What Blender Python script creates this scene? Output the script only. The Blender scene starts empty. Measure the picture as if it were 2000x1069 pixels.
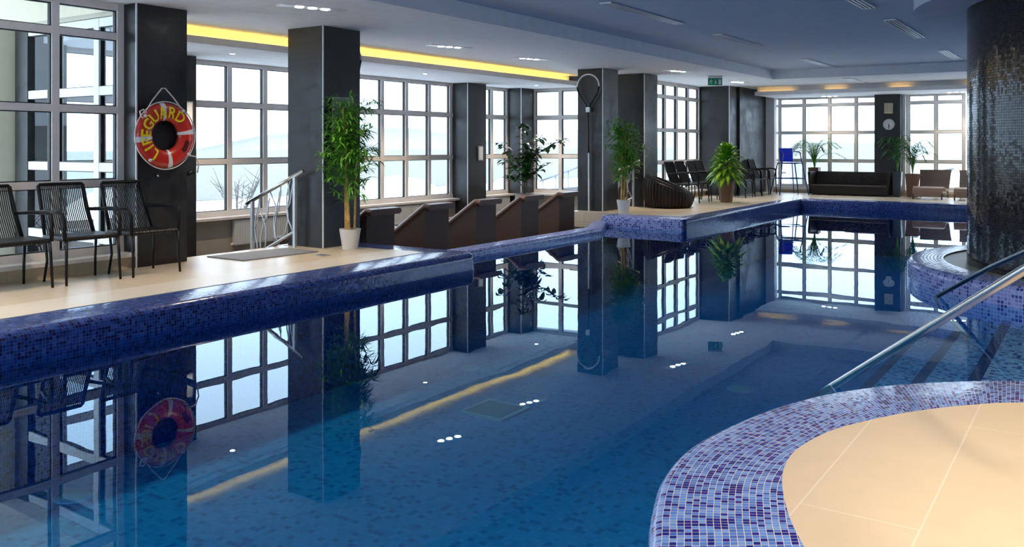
import bpy, bmesh, math, random
from mathutils import Vector, Matrix
random.seed(7)
R = math.radians
SC = bpy.context.scene
COL = SC.collection

# ------------------------------------------------------------------ camera, world, exposure
cd = bpy.data.cameras.new('camera'); cam = bpy.data.objects.new('camera', cd); COL.objects.link(cam)
cam.location = (0, 0, 1.5); cam.rotation_euler = (R(90), 0, R(34))
cd.sensor_width = 36; cd.lens = 1720 / 2000 * 36; cd.shift_y = -(534.5 - 283) / 2000; cd.clip_end = 500
SC.camera = cam
SC.view_settings.view_transform = 'Standard'; SC.view_settings.look = 'None'
SC.view_settings.gamma = 1; SC.view_settings.exposure = 0.6; SC.view_settings.use_curve_mapping = False
SC.cycles.max_bounces = 10; SC.cycles.diffuse_bounces = 5; SC.cycles.transparent_max_bounces = 24
SC.cycles.sample_clamp_indirect = 6; SC.cycles.caustics_reflective = False; SC.cycles.caustics_refractive = False
W = bpy.data.worlds.new('overcast_sky'); SC.world = W; W.use_nodes = True
nt = W.node_tree; bg = nt.nodes['Background']
tc = nt.nodes.new('ShaderNodeTexCoord'); sx = nt.nodes.new('ShaderNodeSeparateXYZ'); cr = nt.nodes.new('ShaderNodeValToRGB')
nt.links.new(tc.outputs['Generated'], sx.inputs[0]); nt.links.new(sx.outputs['Z'], cr.inputs[0]); nt.links.new(cr.outputs[0], bg.inputs[0])
cr.color_ramp.elements[0].position = 0.0; cr.color_ramp.elements[0].color = (.62, .80, 1.0, 1)
cr.color_ramp.elements[1].position = .35; cr.color_ramp.elements[1].color = (.76, .88, 1.0, 1)
bg.inputs[1].default_value = 3.0

def portal(x, y, z, sx_, sy_, rot):
    l = bpy.data.lights.new('window_portal', 'AREA'); l.shape = 'RECTANGLE'; l.size = sx_; l.size_y = sy_
    l.cycles.is_portal = True
    o = bpy.data.objects.new('window_portal', l); COL.objects.link(o); o.location = (x, y, z); o.rotation_euler = rot
portal(-8.95, .0, 1.65, 2.9, 11, (0, R(-90), 0))
portal(-11.5, 11.4, 1.6, 2.6, 11.4, (0, R(-90), 0))
portal(-8.95, 20, 1.6, 2.6, 4.6, (0, R(-90), 0))
portal(-2.5, 24.75, 1.6, 11, 2.6, (R(-90), 0, 0))
portal(-.5, -6.15, 1.75, 17, 2.4, (R(90), 0, 0))

# ------------------------------------------------------------------ materials
def newmat(name):
    m = bpy.data.materials.new(name); m.use_nodes = True
    n = m.node_tree; b = n.nodes['Principled BSDF']; return m, n, b
def N(n, t, **k):
    x = n.nodes.new(t)
    for a, v in k.items(): setattr(x, a, v)
    return x
def mat(name, col, rough=.5, metal=0, var=0, scale=6, bump=0, spec=None, coat=0):
    m, n, b = newmat(name)
    b.inputs['Base Color'].default_value = (*col, 1); b.inputs['Roughness'].default_value = rough; b.inputs['Metallic'].default_value = metal
    if spec is not None: b.inputs['Specular IOR Level'].default_value = spec
    if coat: b.inputs['Coat Weight'].default_value = coat; b.inputs['Coat Roughness'].default_value = .1
    t = N(n, 'ShaderNodeTexCoord'); no = N(n, 'ShaderNodeTexNoise'); no.inputs['Scale'].default_value = scale; no.inputs['Detail'].default_value = 6
    n.links.new(t.outputs['Object'], no.inputs['Vector'])
    r = N(n, 'ShaderNodeValToRGB')
    v = var if var else .04
    r.color_ramp.elements[0].position = .3; r.color_ramp.elements[1].position = .7
    r.color_ramp.elements[0].color = (*[c * (1 - v) for c in col], 1); r.color_ramp.elements[1].color = (*[min(1, c * (1 + v)) for c in col], 1)
    n.links.new(no.outputs['Fac'], r.inputs[0]); n.links.new(r.outputs[0], b.inputs['Base Color'])
    if bump:
        bp = N(n, 'ShaderNodeBump'); bp.inputs['Strength'].default_value = bump; bp.inputs['Distance'].default_value = .01
        n.links.new(no.outputs['Fac'], bp.inputs['Height']); n.links.new(bp.outputs[0], b.inputs['Normal'])
    return m
def emis(name, col, s):
    m = bpy.data.materials.new(name); m.use_nodes = True; n = m.node_tree; n.nodes.clear()
    e = N(n, 'ShaderNodeEmission'); e.inputs[0].default_value = (*col, 1); e.inputs[1].default_value = s
    o = N(n, 'ShaderNodeOutputMaterial'); n.links.new(e.outputs[0], o.inputs[0]); return m
def mosaic(name, stops, size=.025, grout=(.62, .62, .66), gw=.09, rough=.16, tilt=.05, tz=None):
    """square glass tiles laid on the UVs (which are in metres)"""
    m, n, b = newmat(name); L = n.links.new
    uv = N(n, 'ShaderNodeUVMap'); sc = N(n, 'ShaderNodeVectorMath', operation='SCALE'); sc.inputs['Scale'].default_value = 1 / size
    L(uv.outputs[0], sc.inputs[0])
    fl = N(n, 'ShaderNodeVectorMath', operation='FLOOR'); L(sc.outputs[0], fl.inputs[0])
    fr = N(n, 'ShaderNodeVectorMath', operation='FRACTION'); L(sc.outputs[0], fr.inputs[0])
    wn = N(n, 'ShaderNodeTexWhiteNoise', noise_dimensions='2D'); L(fl.outputs[0], wn.inputs['Vector'])
    r = N(n, 'ShaderNodeValToRGB'); r.color_ramp.interpolation = 'CONSTANT'
    el = r.color_ramp.elements
    el[0].position = 0; el[0].color = (*stops[0][1], 1); el[1].position = stops[1][0]; el[1].color = (*stops[1][1], 1)
    for p, c in stops[2:]:
        e = el.new(p); e.color = (*c, 1)
    L(wn.outputs['Value'], r.inputs[0])
    s2 = N(n, 'ShaderNodeSeparateXYZ'); L(fr.outputs[0], s2.inputs[0])
    mx = []
    for ax in 'XY':
        a = N(n, 'ShaderNodeMath', operation='SUBTRACT'); L(s2.outputs[ax], a.inputs[0]); a.inputs[1].default_value = .5
        a2 = N(n, 'ShaderNodeMath', operation='ABSOLUTE'); L(a.outputs[0], a2.inputs[0]); mx.append(a2)
    mm = N(n, 'ShaderNodeMath', operation='MAXIMUM'); L(mx[0].outputs[0], mm.inputs[0]); L(mx[1].outputs[0], mm.inputs[1])
    g = N(n, 'ShaderNodeMath', operation='GREATER_THAN'); L(mm.outputs[0], g.inputs[0]); g.inputs[1].default_value = .5 - gw / 2
    mix = N(n, 'ShaderNodeMix', data_type='RGBA'); L(g.outputs[0], mix.inputs['Factor']); L(r.outputs[0], mix.inputs['A']); mix.inputs['B'].default_value = (*grout, 1)
    L(mix.outputs['Result'], b.inputs['Base Color'])
    rr = N(n, 'ShaderNodeMapRange'); L(g.outputs[0], rr.inputs['Value']); rr.inputs['To Min'].default_value = rough; rr.inputs['To Max'].default_value = .7
    L(rr.outputs[0], b.inputs['Roughness'])
    if tilt:
        ge = N(n, 'ShaderNodeNewGeometry'); sb = N(n, 'ShaderNodeVectorMath', operation='SUBTRACT'); L(wn.outputs['Color'], sb.inputs[0]); sb.inputs[1].default_value = (.5, .5, .5)
        s3 = N(n, 'ShaderNodeVectorMath', operation='MULTIPLY'); s3.inputs[1].default_value = (tilt, tilt, tz or tilt); L(sb.outputs[0], s3.inputs[0])
        ad = N(n, 'ShaderNodeVectorMath', operation='ADD'); L(ge.outputs['Normal'], ad.inputs[0]); L(s3.outputs[0], ad.inputs[1])
        nn = N(n, 'ShaderNodeVectorMath', operation='NORMALIZE'); L(ad.outputs[0], nn.inputs[0]); L(nn.outputs[0], b.inputs['Normal'])
    return m
def tiles(name, col, grout, bw, bh, mortar, rough=.35, var=.1, nscale=2.5, offs=0, var2=0, loc=None):
    m, n, b = newmat(name); L = n.links.new
    uv = N(n, 'ShaderNodeUVMap'); br = N(n, 'ShaderNodeTexBrick'); br.offset = offs; br.squash = 1
    br.inputs['Scale'].default_value = 1; br.inputs['Brick Width'].default_value = bw; br.inputs['Row Height'].default_value = bh
    br.inputs['Mortar Size'].default_value = mortar; br.inputs['Mortar Smooth'].default_value = .1
    br.inputs['Color1'].default_value = (*[c * (1 - var2) for c in col], 1); br.inputs['Color2'].default_value = (*[min(1, c * (1 + var2)) for c in col], 1); br.inputs['Mortar'].default_value = (*grout, 1)
    if loc:
        mp = N(n, 'ShaderNodeMapping'); mp.inputs['Rotation'].default_value = (0, 0, R(90)); mp.inputs['Location'].default_value = (*loc, 0)
        L(uv.outputs[0], mp.inputs[0]); L(mp.outputs[0], br.inputs['Vector'])
    else: L(uv.outputs[0], br.inputs['Vector'])
    t = N(n, 'ShaderNodeTexCoord'); no = N(n, 'ShaderNodeTexNoise'); no.inputs['Scale'].default_value = nscale; no.inputs['Detail'].default_value = 9; no.inputs['Roughness'].default_value = .65
    L(t.outputs['Object'], no.inputs['Vector'])
    mr = N(n, 'ShaderNodeMapRange'); L(no.outputs['Fac'], mr.inputs['Value']); mr.inputs['From Min'].default_value = .3; mr.inputs['From Max'].default_value = .7
    mr.inputs['To Min'].default_value = 1 - var; mr.inputs['To Max'].default_value = 1 + var
    v = N(n, 'ShaderNodeVectorMath', operation='SCALE'); L(br.outputs['Color'], v.inputs[0]); L(mr.outputs[0], v.inputs['Scale'])
    L(v.outputs[0], b.inputs['Base Color']); b.inputs['Roughness'].default_value = rough
    r2 = N(n, 'ShaderNodeMapRange'); L(no.outputs['Fac'], r2.inputs['Value']); r2.inputs['From Min'].default_value = .35; r2.inputs['From Max'].default_value = .65; r2.inputs['To Min'].default_value = rough - (.13 if var > .3 else .03); r2.inputs['To Max'].default_value = rough + (.15 if var > .3 else .03)
    L(r2.outputs[0], b.inputs['Roughness'])
    return m
def wicker(name, c1, c2, sx_=.012, sy_=.012, rough=.4):
    m, n, b = newmat(name); L = n.links.new; b.inputs['Specular IOR Level'].default_value = .3
    uv = N(n, 'ShaderNodeUVMap'); s = N(n, 'ShaderNodeSeparateXYZ'); L(uv.outputs[0], s.inputs[0])
    w = []
    for ax, q in (('X', sx_), ('Y', sy_)):
        a = N(n, 'ShaderNodeMath', operation='MULTIPLY'); L(s.outputs[ax], a.inputs[0]); a.inputs[1].default_value = math.pi / q
        c = N(n, 'ShaderNodeMath', operation='SINE'); L(a.outputs[0], c.inputs[0]); w.append(c)
    p = N(n, 'ShaderNodeMath', operation='MULTIPLY'); L(w[0].outputs[0], p.inputs[0]); L(w[1].outputs[0], p.inputs[1])
    r = N(n, 'ShaderNodeMapRange'); L(p.outputs[0], r.inputs['Value']); r.inputs['From Min'].default_value = -1
    mix = N(n, 'ShaderNodeMix', data_type='RGBA'); L(r.outputs[0], mix.inputs['Factor']); mix.inputs['A'].default_value = (*c1, 1); mix.inputs['B'].default_value = (*c2, 1)
    L(mix.outputs['Result'], b.inputs['Base Color']); b.inputs['Roughness'].default_value = rough
    bp = N(n, 'ShaderNodeBump'); bp.inputs['Strength'].default_value = .6; bp.inputs['Distance'].default_value = .006; L(r.outputs[0], bp.inputs['Height']); L(bp.outputs[0], b.inputs['Normal'])
    return m

LAV = [(0, (.26, .33, .72)), (.4, (.34, .40, .76)), (.54, (.03, .045, .28)), (.84, (.14, .20, .56))]
BLUES = [(0, (.16, .24, .62)), (.28, (.22, .33, .75)), (.50, (.11, .18, .52)), (.66, (.30, .38, .74)), (.76, (.035, .05, .26)), (.92, (.07, .05, .22))]
LIGHTB = [(0, (.10, .25, .72)), (.26, (.15, .34, .84)), (.46, (.065, .17, .60)), (.56, (.22, .40, .82)), (.68, (.012, .020, .26)), (.86, (.028, .018, .30))]
NAVY = [(0, (.022, .060, .27)), (.3, (.035, .085, .33)), (.5, (.015, .038, .20)), (.66, (.06, .12, .38)), (.76, (.006, .011, .08)), (.90, (.012, .012, .10))]
FLOORB = [(0, (.045, .46, .64)), (.35, (.055, .50, .68)), (.6, (.035, .40, .58)), (.8, (.025, .27, .45)), (.92, (.06, .50, .68))]
STEPB = [(0, (.46, .56, .86)), (.35, (.56, .66, .90)), (.60, (.36, .48, .80)), (.74, (.03, .05, .28)), (.92, (.06, .09, .36))]
M = dict(
    mosaic=mosaic('blue_glass_mosaic', LIGHTB, grout=(.80, .70, .60), rough=.2), mosaic_mid=mosaic('periwinkle_mosaic', LAV, size=.036, grout=(.40, .45, .76), gw=.22),
    mosaic_navy=mosaic('navy_glass_mosaic', NAVY, grout=(.13, .16, .36), gw=.08),
    mosaic_floor=mosaic('pool_floor_mosaic', FLOORB, size=.045, grout=(.05, .42, .60), gw=.08, tilt=0, rough=.5), mosaic_step=mosaic('step_mosaic', STEPB, size=.03, grout=(.4, .5, .7), tilt=0, rough=.5),
    mosaic_edge=mosaic('dark_edge_mosaic', [(0, (.01, .02, .12)), (.5, (.02, .03, .18)), (.8, (.03, .05, .22))], size=.03, grout=(.05, .06, .2), tilt=0, rough=.5),
    mosaic_black=mosaic('black_brown_mosaic', [(0, (.012, .009, .010)), (.4, (.022, .015, .014)), (.7, (.008, .007, .009)), (.85, (.035, .024, .020))], size=.028, grout=(.006, .006, .008), gw=.12, rough=.13, tilt=.03, tz=.055),
    slate=tiles('dark_slate_panel', (.015, .0145, .0145), (.030, .030, .031), 3, .85, .003, rough=.42, var=.75, nscale=3.5),
    cream=tiles('cream_floor_tile', (.70, .58, .43), (.52, .42, .31), .6, .6, .004, rough=.32, var=.06, nscale=2.2, var2=.03),
    creamwhite=tiles('pale_floor_tile', (.78, .71, .60), (.72, .66, .55), .6, .6, .003, rough=.35, var=.04, nscale=2.2, var2=.02),
    sand=tiles('sandstone_platform_tile', (.82, .68, .48), (.90, .80, .64), 2.64, .40, .004, rough=.42, var=.06, nscale=1.6, var2=.015, offs=.5, loc=(4.55, .92)),
    plinth=tiles('beige_plinth_tile', (.50, .41, .28), (.40, .33, .24), .6, .6, .004, rough=.4, var=.08),
    wall=mat('beige_wall', (.42, .38, .31), .7), lounge_floor=tiles('lounge_floor_tile', (.22, .19, .15), (.15, .13, .1), .6, .6, .004, rough=.35),
    ceil=mat('ceiling_white', (.84, .85, .87), .85), trimw=mat('white_paint', (.75, .76, .78), .6), ceil2=mat('raised_ceiling_shade', (.58, .63, .72), .85),  # ceil2: white ceiling with dim bluish light put into its colour
    frame=mat('window_frame_grey', (.78, .73, .69), .45), outframe=mat('window_frame_white', (.8, .8, .8), .5), steel=mat('brushed_steel', (.62, .60, .57), .22, 1), chrome=mat('chrome', (.75, .76, .78), .12, 1),
    dsteel=mat('dark_steel', (.22, .24, .28), .28, 1), silver=mat('silver_paint', (.55, .57, .60), .35, .6),
    black=mat('black_lacquer', (.005, .005, .006), .4, spec=.3), rattan=mat('black_rattan', (.006, .006, .007), .5, spec=.25), strip=mat('pale_corner_strip', (.7, .7, .7), .4),
    wick=wicker('brown_wicker', (.05, .022, .014), (.22, .10, .06), .02, .02, .3), wickd=wicker('dark_brown_wicker', (.020, .010, .006), (.12, .058, .034), .016, .016, .42), wickb=wicker('black_wicker', (.004, .004, .004), (.018, .013, .011), .02, .02, .4),
    wicks=wicker('umber_wicker', (.012, .009, .008), (.050, .036, .029), .016, .016, .42), wickt=wicker('tan_wicker', (.22, .13, .09), (.48, .32, .24), .018, .018, .45), wickg=wicker('grey_brown_wicker', (.05, .04, .04), (.14, .11, .10), .018, .018, .5),
    pot=mat('white_ceramic', (.80, .78, .74), .3), soil=mat('potting_soil', (.03, .02, .012), .95, bump=.6, scale=60, var=.4), potb=mat('brown_planter', (.20, .105, .055), .45, var=.12), potd=mat('dark_blue_planter', (.06, .075, .10), .3), potgy=mat('grey_planter', (.28, .27, .26), .5),
    cane=mat('bamboo_cane', (.52, .30, .07), .4, var=.3, scale=14), leaf=mat('bamboo_leaf', (.11, .32, .03), .4, var=.5, scale=5), leaf2=mat('yellow_green_leaf', (.50, .68, .05), .38, var=.35, scale=7), leaf3=mat('dark_rubber_leaf', (.035, .12, .03), .25, var=.5, scale=4), leafp=mat('palm_leaf', (.05, .16, .06), .45, var=.5, scale=5), bark=mat('bark', (.13, .085, .05), .8, var=.2), leafe=mat('leaf_edge_green', (.12, .38, .03), .4, var=.3),
    red=mat('lifebuoy_red', (.56, .022, .008), .28, coat=.4), whitetape=mat('reflective_tape', (.72, .72, .72), .4), yellow=mat('yellow_lettering', (.92, .72, .01), .45), rope=mat('white_rope', (.75, .70, .64), .8), ink=mat('black_ink', (.02, .01, .01), .6),
    rad=mat('radiator_enamel', (.66, .67, .66), .35), mat=mat('grey_rubber_mat', (.23, .23, .25), .7, bump=.3, scale=200), panel=mat('grey_wall_panel', (.42, .43, .42), .5), gold=mat('gold_speaker_grille', (.50, .45, .34), .5), goldb=mat('gold_strip', (.75, .60, .25), .4),
    blue=mat('blue_plastic', (.01, .04, .70), .3), bluem=mat('blue_enamel', (.01, .06, .32), .35), clock=mat('clock_face', (.80, .78, .72), .4), green=mat('exit_green', (.0, .28, .14), .4), signw=mat('sign_white', (.75, .85, .78), .4),
    plast=mat('white_plastic', (.80, .80, .80), .35), snow=mat('snow', (.86, .88, .92), .9, var=.04, scale=.5, bump=.3), extwall=mat('pale_garden_wall', (.33, .325, .29), .9), extcream=mat('cream_render', (.74, .70, .56), .9), hill=mat('misty_hill', (.48, .48, .47), 1), twig=mat('bare_twig', (.10, .09, .08), .9), stone=mat('kerb_stone', (.10, .11, .12), .9),
    disc=mat('pool_fitting', (.75, .72, .62), .5), grate=mat('pool_grate', (.30, .36, .34), .6), slot=mat('diffuser_slot', (.12, .13, .15), .6), alum=mat('diffuser_aluminium', (.80, .80, .80), .35),
    bulb=emis('lamp_lens', (1, .97, .95), 22), led=emis('led_yellow', (1, .62, .10), 9), led2=emis('led_yellow_soft', (1, .58, .14), 3),
)
def glassm():
    m = bpy.data.materials.new('window_glass'); m.use_nodes = True; n = m.node_tree; n.nodes.clear(); L = n.links.new
    t = N(n, 'ShaderNodeBsdfTransparent'); t.inputs[0].default_value = (.95, .98, 1, 1); g = N(n, 'ShaderNodeBsdfGlossy'); g.inputs['Roughness'].default_value = .01
    lw = N(n, 'ShaderNodeFresnel'); lw.inputs[0].default_value = 1.35
    ge = N(n, 'ShaderNodeNewGeometry'); iv = N(n, 'ShaderNodeMath', operation='SUBTRACT'); iv.inputs[0].default_value = 1; L(ge.outputs['Backfacing'], iv.inputs[1])
    ml = N(n, 'ShaderNodeMath', operation='MULTIPLY'); L(lw.outputs[0], ml.inputs[0]); L(iv.outputs[0], ml.inputs[1])
    mx = N(n, 'ShaderNodeMixShader'); L(ml.outputs[0], mx.inputs[0]); L(t.outputs[0], mx.inputs[1]); L(g.outputs[0], mx.inputs[2])
    o = N(n, 'ShaderNodeOutputMaterial'); L(mx.outputs[0], o.inputs[0]); return m
M['glass'] = glassm()
def waterm():
    m = bpy.data.materials.new('pool_water'); m.use_nodes = True; n = m.node_tree; n.nodes.clear(); L = n.links.new
    tc = N(n, 'ShaderNodeTexCoord'); mp = N(n, 'ShaderNodeMapping'); mp.inputs['Scale'].default_value = (1, 1, 1); L(tc.outputs['Object'], mp.inputs[0])
    no = N(n, 'ShaderNodeTexNoise'); no.inputs['Scale'].default_value = 1.1; no.inputs['Detail'].default_value = 2; L(mp.outputs[0], no.inputs['Vector'])
    bp = N(n, 'ShaderNodeBump'); bp.inputs['Strength'].default_value = .22; bp.inputs['Distance'].default_value = .006; L(no.outputs['Fac'], bp.inputs['Height'])
    t = N(n, 'ShaderNodeBsdfTransparent'); t.inputs[0].default_value = (.62, .84, .95, 1)
    g = N(n, 'ShaderNodeBsdfGlossy'); g.inputs['Roughness'].default_value = .0; L(bp.outputs[0], g.inputs['Normal']); g.inputs[0].default_value = (.76, .90, 1, 1)
    f = N(n, 'ShaderNodeFresnel'); f.inputs[0].default_value = 1.33; L(bp.outputs[0], f.inputs['Normal'])
    ge = N(n, 'ShaderNodeNewGeometry'); iv = N(n, 'ShaderNodeMath', operation='SUBTRACT'); iv.inputs[0].default_value = 1; L(ge.outputs['Backfacing'], iv.inputs[1])
    ml = N(n, 'ShaderNodeMath', operation='MULTIPLY'); L(f.outputs[0], ml.inputs[0]); L(iv.outputs[0], ml.inputs[1])
    mx = N(n, 'ShaderNodeMixShader'); L(ml.outputs[0], mx.inputs[0]); L(t.outputs[0], mx.inputs[1]); L(g.outputs[0], mx.inputs[2])
    va = N(n, 'ShaderNodeVolumeAbsorption'); va.inputs['Color'].default_value = (.03, .74, .90, 1); va.inputs['Density'].default_value = .55
    o = N(n, 'ShaderNodeOutputMaterial'); L(mx.outputs[0], o.inputs[0]); L(va.outputs[0], o.inputs['Volume']); return m
M['water'] = waterm()

# ------------------------------------------------------------------ mesh building
class MB:
    def __init__(s): s.v = []; s.f = []; s.uv = []; s.mi = []; s.cur = 0
    def add(s, vs, fs, uvs=None, T=None):
        o = len(s.v)
        s.v += [(T @ Vector(p)) if T is not None else Vector(p) for p in vs]
        for i, f in enumerate(fs):
            s.f.append([o + k for k in f]); s.uv.append(uvs[i] if uvs else None); s.mi.append(s.cur)
        return s
    def box(s, x0, x1, y0, y1, z0, z1, T=None):
        v = [(x, y, z) for x in (x0, x1) for y in (y0, y1) for z in (z0, z1)]
        return s.add(v, [(0, 1, 3, 2), (4, 6, 7, 5), (0, 4, 5, 1), (2, 3, 7, 6), (0, 2, 6, 4), (1, 5, 7, 3)], None, T)
    def rbox(s, x0, x1, y0, y1, z0, z1, r=.01, T=None):      # box with chamfered edges
        import itertools
        vs = []; idx = {}
        X = (x0, x1); Y = (y0, y1); Z = (z0, z1)
        for i, j, k in itertools.product((0, 1), repeat=3):
            sx_, sy_, sz = 1 - 2 * i, 1 - 2 * j, 1 - 2 * k
            for a in range(3):
                p = [X[i] + sx_ * r, Y[j] + sy_ * r, Z[k] + sz * r]
                p[a] = (X[i], Y[j], Z[k])[a]; idx[(i, j, k, a)] = len(vs); vs.append(p)
        fs = []
        for a in range(3):
            b, c = (a + 1) % 3, (a + 2) % 3
            for e in (0, 1):
                q = []
                for bb, cc in ((0, 0), (1, 0), (1, 1), (0, 1)):
                    t = [0, 0, 0]; t[a] = e; t[b] = bb; t[c] = cc; q.append(idx[(*t, a)])
                fs.append(q if e else q[::-1])
            for bb in (0, 1):
                for cc in (0, 1):
                    q = []
                    for e in (0, 1):
                        t = [0, 0, 0]; t[a] = e; t[b] = bb; t[c] = cc; q.append((idx[(*t, b)], idx[(*t, c)]))
                    f = [q[0][0], q[1][0], q[1][1], q[0][1]]; fs.append(f if bb == cc else f[::-1])
        for i, j, k in itertools.product((0, 1), repeat=3):
            f = [idx[(i, j, k, a)] for a in range(3)]; fs.append(f if (i + j + k) % 2 else f[::-1])
        return s.add(vs, fs, None, T)
    def tube(s, pts, r, n=8, T=None, closed=False):
        pts = [Vector(p) for p in pts]; k = len(pts); rs = r if isinstance(r, (list, tuple)) else [r] * k
        vs = []; up = None
        for i, p in enumerate(pts):
            d = (pts[(i + 1) % k] - pts[i - 1]) if closed else (pts[min(i + 1, k - 1)] - pts[max(i - 1, 0)])
            d.normalize()
            if up is None: up = Vector((0, 0, 1)) if abs(d.z) < .9 else Vector((1, 0, 0))
            a = d.cross(up)
            if a.length < 1e-4: a = d.orthogonal()
            a.normalize(); b = a.cross(d).normalized(); up = b
            for j in range(n):
                t = 2 * math.pi * j / n; vs.append(p + (a * math.cos(t) + b * math.sin(t)) * rs[i])
        fs = []; uv = []; L = 0
        for i in range(k if closed else k - 1):
            i2 = (i + 1) % k; dl = (pts[i2] - pts[i]).length
            for j in range(n):
                j2 = (j + 1) % n; fs.append((i * n + j, i * n + j2, i2 * n + j2, i2 * n + j))
                c = 2 * math.pi * rs[i] / n
                uv.append([(L, j * c), (L, (j + 1) * c), (L + dl, (j + 1) * c), (L + dl, j * c)])
            L += dl
        if not closed:
            fs.append(tuple(range(n))[::-1]); uv.append(None); fs.append(tuple((k - 1) * n + j for j in range(n))); uv.append(None)
        return s.add(vs, fs, uv, T)
    def lathe(s, prof, n=24, T=None, a0=0, a1=2 * math.pi):
        full = abs(a1 - a0 - 2 * math.pi) < 1e-6; m = n if full else n + 1
        vs = [(r * math.cos(a0 + (a1 - a0) * j / n), r * math.sin(a0 + (a1 - a0) * j / n), z) for r, z in prof for j in range(m)]
        fs = []; uv = []; L = 0
        for i in range(len(prof) - 1):
            (r0, z0), (r1, z1) = prof[i], prof[i + 1]; dl = math.hypot(r1 - r0, z1 - z0); rr = max(r0, r1)
            for j in range(n):
                j2 = (j + 1) % m; fs.append((i * m + j, i * m + j2, (i + 1) * m + j2, (i + 1) * m + j))
                q = (a1 - a0) / n * rr; uv.append([(j * q, L), ((j + 1) * q, L), ((j + 1) * q, L + dl), (j * q, L + dl)])
            L += dl
        return s.add(vs, fs, uv, T)
    def prism(s, poly, z0, z1, T=None):
        if sum(a[0] * b[1] - b[0] * a[1] for a, b in zip(poly, poly[1:] + poly[:1])) < 0: poly = poly[::-1]
        k = len(poly); vs = [(x, y, z0) for x, y in poly] + [(x, y, z1) for x, y in poly]
        fs = [tuple(range(k))[::-1], tuple(range(k, 2 * k))] + [(i, (i + 1) % k, k + (i + 1) % k, k + i) for i in range(k)]
        return s.add(vs, fs, None, T)
    def leaf(s, p, d, l, w, droop=.3, up=Vector((0, 0, 1))):
        p = Vector(p); d = Vector(d).normalized(); side = d.cross(up)
        if side.length < .05: side = Vector((1, 0, 0))
        side.normalize(); nn = side.cross(d).normalized()
        c = [p, p + d * l * .35 - up * droop * l * .08, p + d * l * .7 - up * droop * l * .32, p + d * l - up * droop * l * .75]
        ws = [0, w * .5, w * .42, 0]
        vs = [c[0], c[1] + side * ws[1] + nn * w * .1, c[1] - nn * w * .05, c[1] - side * ws[1] + nn * w * .1, c[2] + side * ws[2] + nn * w * .1, c[2] - nn * w * .05, c[2] - side * ws[2] + nn * w * .1, c[3]]
        return s.add(vs, [(0, 2, 1), (0, 3, 2), (1, 2, 5, 4), (2, 3, 6, 5), (4, 5, 7), (5, 6, 7)])
    def build(s, name, mats, parent=None, smooth=None):
        me = bpy.data.meshes.new(name); me.from_pydata([tuple(p) for p in s.v], [], s.f)
        for mm in (mats if isinstance(mats, (list, tuple)) else [mats]): me.materials.append(mm)
        ul = me.uv_layers.new(name='UVMap'); me.update()
        for pi, p in enumerate(me.polygons):
            p.material_index = s.mi[pi]; uv = s.uv[pi]; nn = p.normal; ax = max(range(3), key=lambda i: abs(nn[i]))
            for k, li in enumerate(p.loop_indices):
                if uv: ul.data[li].uv = uv[k]
                else:
                    c = me.vertices[me.loops[li].vertex_index].co
                    ul.data[li].uv = ((c.y, c.z), (c.x, c.z), (c.x, c.y))[ax]
            if smooth: p.use_smooth = True
        if smooth and smooth is not True: me.set_sharp_from_angle(angle=R(smooth))
        o = bpy.data.objects.new(name, me); COL.objects.link(o)
        if parent: o.parent = parent
        return o

def tag(o, label=None, cat=None, group=None, kind=None):
    if label: o['label'] = label
    if cat: o['category'] = cat
    if group: o['group'] = group
    if kind: o['kind'] = kind
    return o
def thing(name, label, cat, loc=(0, 0, 0), rz=0, group=None, kind=None):
    o = bpy.data.objects.new(name, None); COL.objects.link(o); o.location = loc; o.rotation_euler = (0, 0, rz); o.empty_display_size = .1
    return tag(o, label, cat, group, kind)
def struct(name, mb, m, parent=None, smooth=None, label=None):
    o = mb.build(name, m, parent, smooth)
    if not parent: o['kind'] = 'structure'
    if label: o['label'] = label
    return o
def kids(o): return [c for c in COL.objects if c.parent == o]
def dup(root, loc, rz=None, label=None, group=None):
    r = root.copy(); COL.objects.link(r); r.location = loc
    if rz is not None: r.rotation_euler = (0, 0, rz)
    if label: r['label'] = label
    if group: r['group'] = group
    for ch in kids(root):
        c = ch.copy(); COL.objects.link(c); c.parent = r
        for g in kids(ch):
            d = g.copy(); COL.objects.link(d); d.parent = c
    return r
def cr_curve(pts, n):
    out = []; P = [Vector(p) for p in pts]; k = len(P)
    for i in range(n):
        t = i / (n - 1) * (k - 1); a = min(int(t), k - 2); f = t - a
        p0, p1, p2, p3 = P[max(a - 1, 0)], P[a], P[a + 1], P[min(a + 2, k - 1)]
        out.append(.5 * ((2 * p1) + (-p0 + p2) * f + (2 * p0 - 5 * p1 + 4 * p2 - p3) * f * f + (-p0 + 3 * p1 - 3 * p2 + p3) * f ** 3))
    return out

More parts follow.
